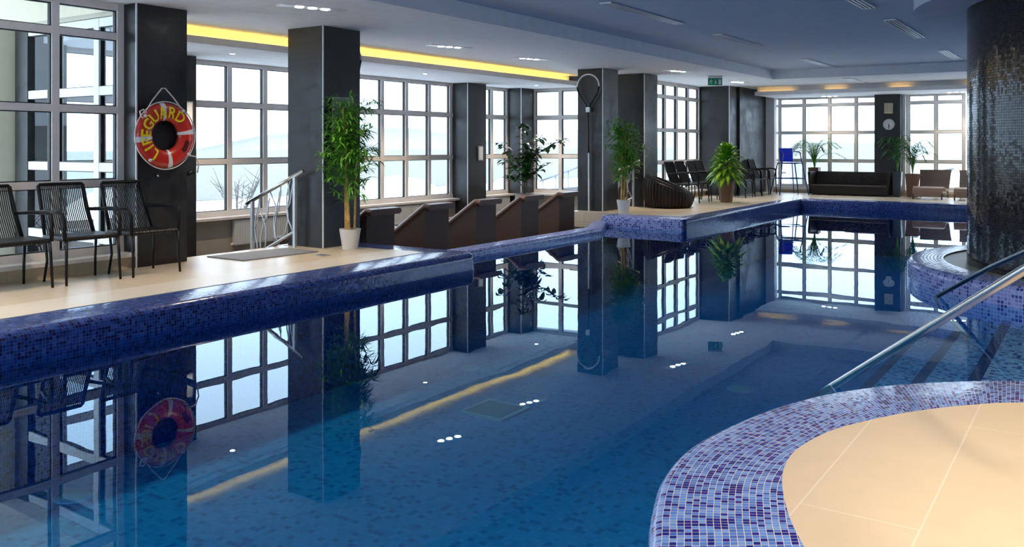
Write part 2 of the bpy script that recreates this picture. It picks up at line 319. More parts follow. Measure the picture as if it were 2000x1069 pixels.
# ------------------------------------------------------------------ copings swept along a path
def coping(name, outer, inner, zt, zb, m, r=.06, back=None, label=None):
    mb = MB(); st = []; L = 0
    for i, (o, q) in enumerate(zip(outer, inner)):
        o = Vector(o); q = Vector(q); d = (o - q); w = d.length; d = d / w if w > 1e-6 else Vector((1, 0))
        if i: L += (o - Vector(outer[i - 1])).length
        pr = []
        if back is not None: pr += [(-0.0, back), (0.0, zt - r * .5), (r * .5, zt)]
        else: pr += [(0, zt)]
        pr += [(w - r, zt)]
        for a in (22.5, 45, 67.5): pr.append((w - r + r * math.sin(R(a)), zt - r + r * math.cos(R(a))))
        pr += [(w, zt - r), (w, zb)]
        v = [0]; 
        for a, b in zip(pr, pr[1:]): v.append(v[-1] + math.hypot(b[0] - a[0], b[1] - a[1]))
        v = [x - v[-1] for x in v]
        st.append(([(q.x + d.x * a, q.y + d.y * a, z) for a, z in pr], v, L))
    k = len(st[0][0]); vs = [p for s in st for p in s[0]]; fs = []; uv = []
    for i in range(len(st) - 1):
        for j in range(k - 1):
            fs.append((i * k + j, i * k + j + 1, (i + 1) * k + j + 1, (i + 1) * k + j))
            a, b = st[i], st[i + 1]
            uv.append([(a[2], a[1][j]), (a[2], a[1][j + 1]), (b[2], b[1][j + 1]), (b[2], b[1][j])])
    fs.append(tuple(range(k))[::-1]); uv.append(None); fs.append(tuple((len(st) - 1) * k + j for j in range(k))); uv.append(None)
    mb.add(vs, fs, uv)
    return struct(name, mb, m, None, 50, label)
def corner(o0, q, o1, rad=.12, n=6):
    """outer corner rounding for a convex 90 degree corner: o1 = corner point, returns outer points and equal inner points"""
    pass

ZD = .2; ZP = -1.05          # deck level, apparent pool floor
ZL = -.28                    # lounge floor
ZC = 3.0
# near deck coping (left), turning round the end of the deck
ou = [(-6.32, -6), (-6.32, 8.50)]; inn = [(-6.82, -6), (-6.82, 8.20)]
for a in (15, 30, 45, 60, 75):
    ou.append((-6.47 + .15 * math.cos(R(a)), 8.50 + .15 * math.sin(R(a)))); inn.append((-6.82, 8.20))
ou += [(-6.47, 8.65), (-6.82, 8.65), (-8.95, 8.65)]; inn += [(-6.82, 8.20), (-6.83, 8.20), (-8.95, 8.20)]
coping('trim_near_deck_coping', ou, inn, ZD, -.06, M['mosaic_navy'], r=.08, label='dark navy mosaic coping along the near left deck')
# low wall in front of the lounge
ou = [(-7.0, 8.4), (-7.0, 13.02), (-7.03, 13.12), (-7.62, 14.45)]; inn = [(-7.32, 8.4), (-7.32, 13.0), (-7.34, 13.08), (-7.9, 14.45)]
coping('wall_low_mosaic', ou, inn, .1, -.06, M['mosaic_mid'], r=.05, back=ZL, label='low blue mosaic wall between the pool and the sunken lounge')
# far deck coping: end face towards us, long side, far end
ou = [(-7.72, 14.9), (-7.72, 14.42), (-7.70, 14.37), (-7.65, 14.35), (-6.12, 14.35), (-6.07, 14.37), (-6.05, 14.42), (-6.05, 21.35), (3.2, 21.35)]
inn = [(-7.35, 14.95), (-7.35, 14.9), (-7.35, 14.9), (-7.35, 14.9), (-6.36, 14.9), (-6.36, 14.9), (-6.36, 14.9), (-6.36, 21.66), (3.2, 21.66)]
coping('trim_far_deck_front_coping', ou[:5], inn[:5], ZD, -.06, M['mosaic_mid'], r=.05, label='pale mosaic end face of the far deck')
coping('trim_far_deck_side_coping', ou[4:8], inn[4:8], ZD, -.06, M['mosaic_navy'], r=.05, label='navy mosaic coping down the long side of the far deck')
coping('trim_far_end_coping', ou[7:], inn[7:], ZD, -.06, M['mosaic_navy'], r=.05, label='navy mosaic coping under the far windows')
# foreground rounded platform
OC = [(-.2, .2), (-.62, 1.2), (-1.0, 2.0), (-1.23, 2.6), (-1.34, 2.86), (-1.45, 3.19), (-1.50, 3.53), (-1.48, 3.87), (-1.38, 4.36), (-1.20, 4.80), (-.95, 5.16), (-.67, 5.43), (-.38, 5.64), (.1, 5.85), (.9, 6.0), (2.2, 6.1), (4, 6.1)]
IC = [(.35, .2), (-.1, 1.5), (-.48, 2.3), (-.81, 2.89), (-.92, 3.10), (-1.03, 3.38), (-1.085, 3.62), (-1.09, 3.85), (-1.03, 4.15), (-.91, 4.42), (-.76, 4.68), (-.57, 4.92), (-.35, 5.12), (.1, 5.35), (.9, 5.5), (2.2, 5.6), (4, 5.6)]
oc = [tuple(p) for p in cr_curve(OC, 150)]; ic = [tuple(p) for p in cr_curve(IC, 150)]
coping('trim_platform_coping', oc, ic, ZD, ZP - .05, M['mosaic'], r=.05, label='wide light blue mosaic coping around the rounded platform in the foreground')
struct('floor_platform', MB().prism(ic + [(4, -2), (.5, -2)], ZD - .06, ZD, Matrix.Identity(4)), M['sand'], label='cream stone floor of the rounded foreground platform')
# island round the big column
ICX, ICY = .55, 11.45
n = 96; oi = [(ICX + 2.5 * math.cos(2 * math.pi * i / n), ICY + 2.5 * math.sin(2 * math.pi * i / n)) for i in range(n + 1)]
ii = [(ICX + 2.12 * math.cos(2 * math.pi * i / n), ICY + 2.12 * math.sin(2 * math.pi * i / n)) for i in range(n + 1)]
coping('trim_island_coping', oi, ii, ZD, ZP - .05, M['mosaic_mid'], r=.07, label='round blue mosaic ledge at the foot of the dark column')
struct('floor_island', MB().lathe([(1.85, ZD - .03), (2.14, ZD - .012)], 96, Matrix.Translation((ICX, ICY, 0))), M['plinth'], label='narrow stone ring around the dark column')
COLR = 1.88
pil = MB().lathe([(COLR, ZD - .05), (COLR, 3.25)], 128, Matrix.Translation((ICX, ICY, 0)))
tag(struct('round_pillar', pil, M['mosaic_black'], smooth=True), 'massive round pillar in black brown glass mosaic standing on the island', 'pillar')

# ------------------------------------------------------------------ floors, pool shell, water
mb = MB().box(-8.8, -6.82, -6, 8.2, ZD - .3, ZD); mb.box(-8.9, -8.75, 7.75, 8.2, -.3, ZD)
struct('floor_near_deck', mb, M['cream'], label='cream tiled deck on the left')
struct('trim_deck_edge_tiles', MB().box(-7.34, -6.815, -6, 8.21, ZD - .02, ZD + .004), M['creamwhite'], label='paler tile strip along the near coping')
struct('floor_far_deck', MB().prism([(-7.36, 14.89), (-6.35, 14.89), (-6.35, 21.65), (7, 21.65), (7, 24.2), (-8.7, 24.2), (-8.7, 14.95), (-7.36, 14.95)], ZD - .3, ZD), M['cream'], label='cream tiled deck beyond the far coping')
struct('floor_lounge', MB().box(-11.4, -7.3, 5.6, 17.2, ZL - .1, ZL), M['lounge_floor'], label='sunken lounge floor')
struct('wall_deck_side', MB().box(-8.84, -8.78, 5.6, 8.6, ZL, ZD - .01).box(-8.75, -7.3, 14.98, 15.05, ZL, ZD - .01).box(-8.75, -8.68, 15, 17.1, ZL, ZD - .01), M['wall'], label='low risers of the decks towards the lounge')
struct('floor_pool', MB().box(-8.0, 7, -6, 22, ZP - .1, ZP), M['mosaic_floor'], label='blue tiled pool floor under the water')
wp = [(-6.33, -6), (-6.33, 8.64), (-7.01, 8.64), (-7.01, 13.1), (-7.6, 14.37), (-6.06, 14.37), (-6.06, 21.36), (7, 21.36), (7, -6)]
wt = MB().prism([(-6.33 - .38, -6.02), (-6.71, 8.26), (-7.29, 8.26), (-7.29, 13.2), (-7.69, 14.79), (-6.29, 14.79), (-6.29, 21.59), (7, 21.59), (7, -6.02)], ZP - .02, 0)
wo = wt.build('pool_water', M['water']); tag(wo, 'still clear blue water filling the pool', 'water', kind='stuff')
pw = MB(); pl = [(-6.72, -6), (-6.72, 8.25), (-7.3, 8.25), (-7.3, 13.2), (-7.7, 14.8), (-6.3, 14.8), (-6.3, 21.6), (7, 21.6)]
for a, b in zip(pl, pl[1:]):
    uu = [(0, ZP - .05), (math.dist(a, b), ZP - .05), (math.dist(a, b), -.05), (0, -.05)]
    pw.add([(*a, ZP - .05), (*b, ZP - .05), (*b, -.05), (*a, -.05)], [(0, 1, 2, 3)], [uu])
sh = pw.build('wall_pool', M['mosaic_navy']); sh['kind'] = 'structure'; sh['label'] = 'tiled pool wall under the water'  # navy tile stands in for the shade under the coping overhang
m_ = sh.modifiers.new('thickness', 'SOLIDIFY'); m_.thickness = .04; m_.offset = 1
# steps under water
st = thing('pool_steps', 'submerged mosaic steps between the platform and the island', 'steps', kind='structure')
ex = [(-.79, 6.9, -.13), (-1.22, -.79, -.30), (-1.65, -1.22, -.47)]
for x0, x1, z in ex:
    MB().box(x0, x1, 5.2, 20.5, ZP - .02, z).build('step', M['mosaic_step'], st)
    MB().box(x0 - .004, x0 + .075, 5.0, 20.5, z - .05, z + .003).build('step_edge', M['mosaic_edge'], st)
MB().box(-.35, -.27, 5.0, 20.5, -.14, -.126).build('step_edge', M['mosaic_edge'], st)
# pool fittings
def inlet(x, y, lab):
    t = thing('floor_inlet', lab, 'pool inlet', (x, y, ZP), group='round inlets in the pool floor')
    MB().lathe([(.0, .02), (.10, .02), (.115, .008), (.12, 0)], 24).build('cover', M['disc'], t, True)
    MB().lathe([(.118, .012), (.14, .010), (.145, 0)], 24).build('ring', M['plast'], t, True)
inlet(-6.2, 3.52, 'round pale inlet in the pool floor at the lower left corner')
inlet(-3.16, 8.95, 'round pale inlet in the pool floor near the steps')
inlet(-6.05, 8.05, 'round pale inlet in the pool floor beside the low mosaic wall')
t = thing('drain_grate', 'square framed drain grate in the pool floor', 'drain', (-4.85, 6.9, ZP), R(0))
MB().box(-.22, .22, -.22, .22, 0, .01).build('grate', M['grate'], t)
f = MB()
for a in ((-.25, .25, -.25, -.21), (-.25, .25, .21, .25), (-.25, -.21, -.21, .21), (.21, .25, -.21, .21)): f.box(*a, 0, .02)
f.build('frame', M['disc'], t)

# ------------------------------------------------------------------ ceiling
c = MB(); c.box(-8.9, -6.33, -6, 22.72, 3.0, 3.4); c.box(-6.33, 7.1, 20.08, 22.72, 3.0, 3.4); c.box(-11.4, -8.9, 5.8, 17.25, 3.0, 3.4)
c.box(-8.9, 7.1, 22.72, 24.65, 3.0, 3.4)
struct('ceiling', c, M['ceil'], label='white lower ceiling around the pool')
struct('ceiling_raised', MB().box(-6.4, 8, -6, 20.15, 3.2, 3.4), M['ceil2'], label='raised ceiling field over the pool with its bluish light put into the colour')
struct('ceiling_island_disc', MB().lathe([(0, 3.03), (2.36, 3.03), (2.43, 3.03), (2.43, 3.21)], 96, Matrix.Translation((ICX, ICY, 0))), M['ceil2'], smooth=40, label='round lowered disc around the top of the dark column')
# lounge soffit with cove lip
s = MB(); s.box(-11.4, -9.62, 5.9, 17.05, 2.78, 2.86); s.box(-9.64, -9.48, 5.9, 16.6, 2.78, 2.875); s.box(-9.74, -9.69, 5.9, 16.6, 2.86, 3.0)
struct('ceiling_lounge_soffit', s, M['ceil'], label='lowered soffit over the lounge with a lit recess')
s = MB(); s.box(-7.6, 8, 22.72, 24.6, 2.79, 2.86); s.box(-7.6, 8, 22.60, 22.72, 2.79, 2.885); s.box(-7.6, 8, 22.78, 22.82, 2.86, 3.0)
struct('ceiling_far_soffit', s, M['ceil'], label='lowered soffit along the far windows')
tag(MB().box(-9.67, -9.645, 6.1, 16.5, 2.862, 2.872).build('led_strip', M['led']), 'long glowing yellow light strip in the recess over the lounge', 'light strip', 'yellow light strips in the ceiling recesses')
for i, (x, w, lab) in enumerate([(-7.1, .9, 'yellow light strip piece at the left end of the far recess'), (-5.6, .5, 'yellow light strip piece above the palm by the blue chair'), (-4.1, .45, 'yellow light strip piece above the sofa'), (-2.5, .35, 'faint yellow light strip piece furthest right in the far recess')]):
    tag(MB().box(x - w / 2, x + w / 2, 22.725, 22.745, 2.866, 2.872).build('led_strip', M['led2']), lab, 'light strip', 'yellow light strips in the ceiling recesses')
for i, (x, y0, y1, z, lab) in enumerate([(-4.95, 9.33, 11.5, 3.2, 'long slot air vent nearest the beam, front of its row'), (-4.95, 12.96, 14.95, 3.2, 'slot air vent in the middle of the row by the beam'), (-4.95, 17.6, 19.85, 3.2, 'slot air vent at the far end of the row by the beam'),
        (-2.43, 9.9, 11.5, 3.2, 'slot air vent cut off by the top edge beside the ceiling disc'), (-2.43, 12.75, 15.1, 3.2, 'slot air vent left of the ceiling disc'), (-2.43, 17.4, 19.4, 3.2, 'slot air vent beside the dark column top'), (-4.83, 20.6, 22.4, 3.0, 'slot air vent in the low ceiling before the far recess')]):
    t = thing('ceiling_vent', lab, 'air vent', (x, y0, z), group='linear slot vents in the ceiling')
    MB().box(-.07, .07, 0, y1 - y0, -.006, .0).build('slot', M['slot'], t)
    f = MB()
    for a in (-.075, -.03, .015, .06): f.box(a, a + .018, 0, y1 - y0, -.016, -.0055)
    f.box(-.075, .078, -.01, 0, -.016, 0); f.box(-.075, .078, y1 - y0, y1 - y0 + .01, -.016, 0)
    f.build('blades', M['alum'], t)

# ------------------------------------------------------------------ windows
def window(name, axis, pos, a0, a1, z0, z1, mull, bars, m='frame', th=.07, dep=.09, sill=None, label=None):
    """axis 'x': plane at X=pos, runs along Y; axis 'y': plane at Y=pos, runs along X"""
    w = thing(name, label or 'grid window', 'window', kind='structure')
    f = MB()
    def bx(u0, u1, v0, v1, d0, d1, mb=f):
        if axis == 'x': mb.box(pos + d0, pos + d1, u0, u1, v0, v1)
        else: mb.box(u0, u1, pos + d0, pos + d1, v0, v1)
    h = th / 2
    vs = sorted(mull); hs = sorted(bars)
    for u in vs: bx(u - h, u + h, z0, z1, -dep / 2, dep / 2)
    for z in [z0 + h] + hs + [z1 - h]: bx(a0, a1, z - h, z + h, -dep / 2 + .004, dep / 2 - .004)
    f.build('window_frame', M[m], w)
    g = MB()                     # dark glazing gaskets
    ed = [a0 - h] + vs + [a1 + h]; zz = [z0 + h] + hs + [z1 - h]
    g2 = MB()
    for u0, u1 in zip(ed, ed[1:]):
        if u1 - u0 < .2: continue
        for q0, q1 in zip(zz, zz[1:]):
            if q1 - q0 < .15: continue
            A0, A1, B0, B1 = u0 + h, u1 - h, q0 + h, q1 - h
            for r_ in ((A0, A0 + .012, B0, B1), (A1 - .012, A1, B0, B1), (A0, A1, B0, B0 + .01), (A0, A1, B1 - .01, B1)): bx(*r_, -.022, .022, g2)
            bx(A0, A1, B0, B1, -.004, .004, g)
    g2.build('gasket', M['black'], w)
    g.build('window_pane', M['glass'], w)
    if sill:
        s = MB()
        if axis == 'x': s.rbox(pos - .03, sill, a0 - .05, a1 + .05, z0 - .045, z0, .006)
        else: s.rbox(a0 - .05, a1 + .05, sill, pos + .03, z0 - .045, z0, .006)
        s.build('window_sill', M['frame'], w)
    return w
BARS = [1.10, 1.87, 2.65]
window('window_1', 'x', -8.75, -6, 5.5, .36, 3.0, [5.45 - .7 * i for i in range(17)], BARS, th=.075, sill=-8.5, label='tall grid window behind the three black chairs')
struct('wall_plinth_left', MB().box(-8.85, -8.55, -6, 5.5, 0, .315), M['plinth'], label='beige plinth below the near left window')
LB = [1.243, 2.118]
window('window_2', 'x', -11.3, 6.1, 14.5, .40, 2.80, [14.43 - .695 * i for i in range(12)], LB, th=.085, sill=-11.08, label='long grid window of the lounge')
window('window_3', 'x', -11.3, 15.15, 16.55, .40, 2.80, [15.2, 15.9, 16.5], LB, th=.085, sill=-11.08, label='narrow grid window between the two lounge pillars')
window('window_4', 'y', 17.1, -10.95, -8.7, .40, 2.80, [-10.9, -10.2, -9.5, -8.8], LB, th=.085, sill=16.9, label='grid window at the end of the lounge')
window('window_5', 'x', -8.75, 17.45, 21.6, .36, 3.0, [17.5 + i * .405 * 1.2 + .0 for i in range(0)] + [18.2, 18.75, 19.45, 20.15, 20.85, 21.55], [1.085, 1.85, 2.65], th=.075, sill=-8.5, label='grid window behind the row of black chairs')
window('window_6', 'y', 24.5, -7.6, -4.9, .34, 2.82, [-7.53, -6.86, -6.18, -5.5, -4.95], [1.07, 1.83, 2.58], sill=24.3, label='far grid window behind the sofa')
window('window_7', 'y', 24.5, -4.25, -2.9, .34, 2.82, [-4.22, -3.57, -2.93], [1.07, 1.83, 2.58], sill=24.3, label='far grid window behind the loungers')
window('window_8', 'y', 24.5, -2.3, 6, .34, 2.82, [-2.27 + .69 * i for i in range(13)], [1.07, 1.83, 2.58], label='far grid window hidden by the column')
window('window_9', 'y', 5.75, -11.25, -8.95, -.1, 2.95, [-11.2, -10.5, -9.6, -8.9], [.42, 1.243, 2.118], m='outframe', th=.1, label='white framed side window of the lounge seen through the near window')
struct('wall_plinth_far', MB().box(-7.6, 6, 24.12, 24.6, 0, .3), M['plinth'], label='beige plinth below the far windows')
struct('wall_plinth_side', MB().box(-8.85, -8.55, 17.45, 21.6, 0, .315), M['plinth'], label='beige plinth behind the far chairs')
struct('wall_lounge', MB().box(-11.4, -11.2, 5.9, 17.1, ZL, .355).box(-11.3, -8.7, 17.0, 17.2, ZL, .355), M['wall'], label='beige low wall under the lounge windows')
b = MB().box(-9, 8, -6.2, -6, -1.2, .6).box(-9, 8, -6.2, -6, 2.9, 3.4)
for x in (-9, -6.5, -4, -1.5, 1, 3.5, 6): b.box(x, x + .4, -6.2, -6, .5, 3)
struct('wall_back', b, M['ceil'], label='unseen wall behind the camera with openings added to let in light')  # gaps between the posts are added to bring in daylight
struct('wall_right', MB().box(7, 7.2, -6, 25, -1.2, 3.4), M['wall'])
struct('wall_far_side', MB().box(-9.0, -7.86, 22.2, 24.6, 0, 3.05), M['slate'], label='dark slate side wall by the blue chair')
struct('wall_far_reveal', MB().box(-7.86, -7.62, 24.3, 24.6, 0, 3.0).box(-4.33, -4.26, 24.3, 24.6, 0, 2.85), M['trimw'])
struct('wall_soffit_back', MB().box(-11.45, -9.0, 17.15, 17.3, 2.7, 3.2).box(-11.45, -11.3, 5.8, 17.2, 2.79, 3.2).box(-7.6, 7, 24.55, 24.7, 2.8, 3.2), M['ceil'])

# ------------------------------------------------------------------ pillars
def pillar(name, x0, x1, y0, y1, z0, z1, label, strip=True):
    p = MB().box(x0, x1, y0, y1, z0, z1).build(name, M['slate']); tag(p, label, 'pillar', 'dark slate pillars', 'structure')
    if strip:
        MB().box(x1 - .012, x1 + .003, y0 - .003, y0 + .012, z0, z1 - .002).build('corner_trim', M['strip'], p)
    return p
pillar('pillar', -8.9, -8.49, 5.49, 6.11, ZD - .02, 3.0, 'dark slate pillar with the red lifebuoy')
pillar('pillar', -8.79, -8.15, 7.84, 8.50, ZD - .02, 3.0, 'dark slate pillar behind the bamboo in the white pot, nearest on the deck')
pillar('pillar', -8.71, -8.15, 15.25, 15.9, ZL, 3.0, 'dark slate pillar with the skimmer net')
pillar('pillar', -8.72, -8.02, 16.85, 17.5, ZL, 2.99, 'dark slate pillar behind the round wicker armchair')
pillar('pillar', -8.75, -7.92, 21.6, 22.25, ZD - .02, 3.0, 'dark slate pillar between the chair row and the blue chair')
pillar('pillar', -11.3, -10.9, 7.40, 8.0, ZL, 2.80, 'dark slate pillar on the lounge wall behind the lifebuoy')
pillar('pillar', -11.35, -10.88, 14.5, 15.15, ZL, 2.80, 'dark slate pillar in the lounge carrying a small grey panel')
pillar('pillar', -11.35, -10.9, 16.53, 17.1, ZL, 2.80, 'dark slate pillar behind the rubber plant')
pillar('pillar', -4.95, -4.33, 24.05, 24.6, ZD - .02, 2.80, 'dark slate pillar with the wall clock', strip=False)
pillar('pillar', -11.4, -11.1, 5.7, 6.2, ZL, 3.0, 'dark corner pillar of the lounge seen through the near window', strip=False)

# ------------------------------------------------------------------ ceiling lights
def lamp(o, kind, power, col, size=.1, spot=110, loc=(0, 0, -.03), blend=.6):
    l = bpy.data.lights.new('spotlight', kind); l.energy = power; l.color = col
    if kind == 'SPOT': l.spot_size = R(spot); l.spot_blend = blend; l.shadow_soft_size = size
    x = bpy.data.objects.new('spotlight', l); COL.objects.link(x); x.parent = o; x.location = loc
    return x
WARM = (1, .80, .58); NEUT = (1, .93, .86)
def downlight(x, y, z, label, power=60, col=NEUT, rz=0, rad=.05, n=3):
    t = thing('recessed_light', label, 'ceiling light', (x, y, z), rz, group='recessed triple spotlights')
    L = .1 * n
    MB().box(-L * 1.25, L * 1.25, -.085, .085, -.008, 0).build('housing', M['alum'], t)
    for i in range(n):
        MB().lathe([(0, -.016), (rad * .9, -.014), (rad, -.008)], 16, Matrix.Translation(((i - (n - 1) / 2) * .15, 0, 0))).build('bulb', M['bulb'], t, True)
    lamp(t, 'SPOT', power, col, .15)
    return t
downlight(-7.18, 6.75, 3.0, 'triple ceiling spotlight in front of the nearest full pillar, top left', 130, WARM, R(70))
downlight(-8.3, 10.6, 3.0, 'triple ceiling spotlight left of the beam above the low wall', 90, NEUT, R(70))
downlight(-8.3, 12.85, 3.0, 'triple ceiling spotlight before the skimmer pillar', 80, NEUT, R(70))
downlight(-7.2, 16.7, 3.0, 'triple ceiling spotlight above the round wicker armchair', 130, WARM, R(70))
downlight(-7.28, 20.4, 3.0, 'triple ceiling spotlight past the green exit sign', 110, WARM, R(70))
downlight(-6.06, 24.0, 2.79, 'triple spotlight in the far soffit above the palm', 50, WARM)
downlight(-3.03, 23.9, 2.79, 'triple spotlight in the far soffit above the wicker loungers', 60, WARM)
# lamps outside the frame that light the platform and near deck
for x, y, p, lab in ((-7.2, 3.3, 150, 'triple ceiling spotlight above the near wicker armchairs'), (-7.2, 0.2, 120, 'triple ceiling spotlight over the deck left of the frame'), (.1, 3.1, 250, 'triple ceiling spotlight above the rounded platform'), (1.6, 4.4, 180, 'triple ceiling spotlight above the right part of the platform'), (0.2, 6.9, 110, 'triple ceiling spotlight above the pool steps')):
    downlight(x, y, 3.0 if x < -6 else 3.2, lab, p, WARM, R(70))
for x, y, lab in ((-10.1, 12.2, 'tiny round ceiling spot over the lounge loungers'), (-10.1, 15.9, 'tiny round ceiling spot near the rubber plant'), (-10.1, 8.0, 'tiny round ceiling spot over the stairs rail')):
    t = thing('ceiling_spot', lab, 'ceiling light', (x, y, 2.78), group='small spots over the lounge')
    MB().lathe([(.0, -.012), (.035, -.010)], 16).build('bulb', M['bulb'], t, True); MB().lathe([(.035, -.011), (.05, -.006), (.052, 0)], 16).build('ring', M['alum'], t, True)
    lamp(t, 'SPOT', 90, WARM, .03)

# ------------------------------------------------------------------ wicker chairs
def make_chair():
    t = thing('wicker_chair', 'black wicker armchair', 'chair', (0, 0, 0))
    W2 = .265
    WB = .225; b = MB(); A = Vector((-.19, 0, .44)); B = Vector((-.37, 0, .90))
    for i in range(23):
        y = -WB + .02 + i * (2 * WB - .04) / 22
        b.tube([(A.x, y * 1.04, A.z), ((A.x + B.x) / 2 - .02, y, (A.z + B.z) / 2), (B.x, y * .98, B.z)], .0062, 5)
    b.build('backrest', M['rattan'], t)
    f = MB()
    f.tube([(A.x, -WB - .015, A.z - .02), (-.30, -WB, .69), (B.x, -WB + .005, B.z), (B.x - .004, -WB + .02, B.z + .014), (B.x - .004, WB - .02, B.z + .014), (B.x, WB - .005, B.z), (-.30, WB, .69), (A.x, WB + .015, A.z - .02)], .017, 8)
    f.build('back_frame', M['rattan'], t, True)
    s = MB(); s.rbox(-.20, .24, -W2, W2, .405, .445, .012); s.build('seat', M['wickb'], t)
    for sgn in (-1, 1):
        MB().tube([(.225, sgn * .25, .42), (.25, sgn * .262, .0)], [.016, .012], 8).build('leg', M['black'], t, True)
        MB().tube([(-.17, sgn * .25, .42), (-.16, sgn * .235, .2), (-.19, sgn * .25, .0)], [.015, .013, .012], 8).build('leg', M['black'], t, True)
        MB().tube([(-.285, sgn * WB, .66), (-.1, sgn * (W2 + .012), .668), (.13, sgn * (W2 + .015), .675), (.20, sgn * (W2 + .012), .655), (.225, sgn * (W2 + .005), .60), (.23, sgn * W2, .42)], .018, 8).build('armrest', M['rattan'], t, True)
    return t
chair = make_chair()
near = [(-8.12, 5.32, 'black wicker armchair in front of the lifebuoy pillar'), (-8.16, 4.69, 'black wicker armchair in the middle of the near three'), (-8.18, 4.03, 'black wicker armchair cut by the left edge of the picture')]
for i, (x, y, lab) in enumerate(near):
    if i == 0: chair.location = (x, y, ZD); chair['label'] = lab; chair['group'] = 'black wicker armchairs along the windows'
    else: dup(chair, (x, y, ZD), R((-2, 3)[i - 1]), lab)
far = [(-7.74, 18.28, 'far black armchair directly behind the round wicker armchair'), (-7.76, 18.9, 'second far black armchair after the round wicker armchair'), (-7.74, 19.53, 'third far black armchair after the round wicker armchair'), (-7.84, 20.2, 'far black armchair just left of the yellow green plant'),
       (-7.5, 21.15, 'far black armchair half hidden right behind the yellow green plant'), (-7.48, 21.8, 'far black armchair with its back to the slate pillar, right of the plant'), (-7.5, 22.38, 'rightmost clear black armchair of the far row'), (-7.48, 22.99, 'shadowed black armchair in the dark corner by the blue high chair')]
for i, (x, y, lab) in enumerate(far): dup(chair, (x, y, ZD), R(random.uniform(-3, 3)), lab)

# ------------------------------------------------------------------ round wicker tub chair
t = thing('round_armchair', 'round black wicker tub armchair at the start of the far deck', 'armchair', (-7.55, 17.0, ZD), R(20))
mb = MB(); n = 40; prof = []
rows = 12; vs = []; uvs = []
for j in range(n):
    a = 2 * math.pi * j / n; hh = .47 - .17 * math.cos(a)      # back high at -x, front low
    for i in range(rows + 1):
        k = i / rows; rr = .44 + .07 * math.sin(k * math.pi * .85) ; vs.append((rr * math.cos(a), rr * math.sin(a), .01 + hh * k))
    for i in range(rows + 1):
        k = 1 - i / rows; rr = .40 + .04 * math.sin(k * math.pi * .85) - .06 * (1 - k); vs.append((rr * math.cos(a), rr * math.sin(a), max(.22, .01 + hh * k)))
K = 2 * (rows + 1); fs = []; uv = []
for j in range(n):
    j2 = (j + 1) % n
    for i in range(K - 1):
        fs.append((j * K + i, j2 * K + i, j2 * K + i + 1, j * K + i + 1)); uv.append([(j * .075, i * .04), (j * .075 + .075, i * .04), (j * .075 + .075, i * .04 + .04), (j * .075, i * .04 + .04)])
mb.add(vs, fs, uv); mb.build('shell', M['wickb'], t, True)
rim = MB(); rim.tube([(.415 * math.cos(2 * math.pi * j / n), .415 * math.sin(2 * math.pi * j / n), .02 + .47 - .17 * math.cos(2 * math.pi * j / n)) for j in range(n)], .035, 8, closed=True); rim.build('rim', M['wickb'], t, True)
MB().lathe([(0, .30), (.30, .30), (.35, .27), (.36, .20)], 32).build('seat_cushion', M['black'], t, True)
cords = MB()
for j in range(44):
    a = 2 * math.pi * j / 44; hh = .47 - .17 * math.cos(a)
    cords.tube([((.452 + .07 * math.sin(k * math.pi * .85)) * math.cos(a), (.452 + .07 * math.sin(k * math.pi * .85)) * math.sin(a), .01 + hh * k) for k in (0, .25, .5, .75, .95)], .007, 4)
cords.build('cords', M['wickd'], t)

# ------------------------------------------------------------------ heated wicker loungers in the lounge
def make_lounger():
    t = thing('heated_lounger', 'brown wicker lounger', 'lounger')
    pf = [(0.03, .905), (-.10, .915), (-.70, .50), (-.95, .44), (-1.25, .52), (-1.9, .44)]
    th = .085; W2 = .315; vs = []; fs = []; uv = []
    def off(i):
        a = Vector(pf[max(i - 1, 0)]); b = Vector(pf[min(i + 1, len(pf) - 1)]); d = (b - a).normalized(); return Vector((d.y, -d.x)) * -1
    sec = []
    for i, p in enumerate(pf):
        nrm = off(i); nrm = nrm if nrm.y < 0 else -nrm
        q = Vector(p) + nrm * th; sec.append((Vector(p), q))
    r = .03; L = 0
    for i, (p, q) in enumerate(sec):
        m_ = (p - q).normalized() * r
        for (pt, y) in ((q, -W2 + r), (q + m_, -W2), (p - m_, -W2), (p, -W2 + r), (p, W2 - r), (p - m_, W2), (q + m_, W2), (q, W2 - r)): vs.append((pt.x, y, pt.y))
    for i in range(len(sec) - 1):
        dl = (sec[i + 1][0] - sec[i][0]).length
        for j in range(8):
            j2 = (j + 1) % 8; fs.append((i * 8 + j, (i + 1) * 8 + j, (i + 1) * 8 + j2, i * 8 + j2)); c = [0, .04, .11, .15, .74, .78, .85, .89, .95]
            uv.append([(L, c[j]), (L + dl, c[j]), (L + dl, c[j + 1]), (L, c[j + 1])])
        L += dl
    fs.append(tuple(range(8))); uv.append(None); fs.append(tuple((len(sec) - 1) * 8 + j for j in range(8))[::-1]); uv.append(None)
    MB().add(vs, fs, uv).build('reclining_surface', M['wick'], t)
    poly = [(-.075, 0), (-.075, .83), (-.70, .43), (-.95, .37), (-1.25, .45), (-1.8, .38), (-1.8, 0)]
    Tm = Matrix(((1, 0, 0, 0), (0, 0, 1, 0), (0, 1, 0, 0), (0, 0, 0, 1)))
    MB().prism(poly, -.28, .28, Tm).build('base', M['wickd'], t)
    return t
lg = make_lounger(); ys = [9.04, 10.27, 11.52, 12.82, 14.08]
labs = ['brown wicker lounger partly behind the bamboo pot, first of the five', 'brown wicker lounger second from the near pillar', 'brown wicker lounger in the middle of the five', 'brown wicker lounger second from the skimmer pillar', 'brown wicker lounger next to the skimmer pillar, last of the five']
for i, y in enumerate(ys):
    if i == 0: lg.location = (-8.2, y, ZL); lg['label'] = labs[0]; lg['group'] = 'wicker loungers in the sunken lounge'
    else: dup(lg, (-8.2, y, ZL), 0, labs[i])

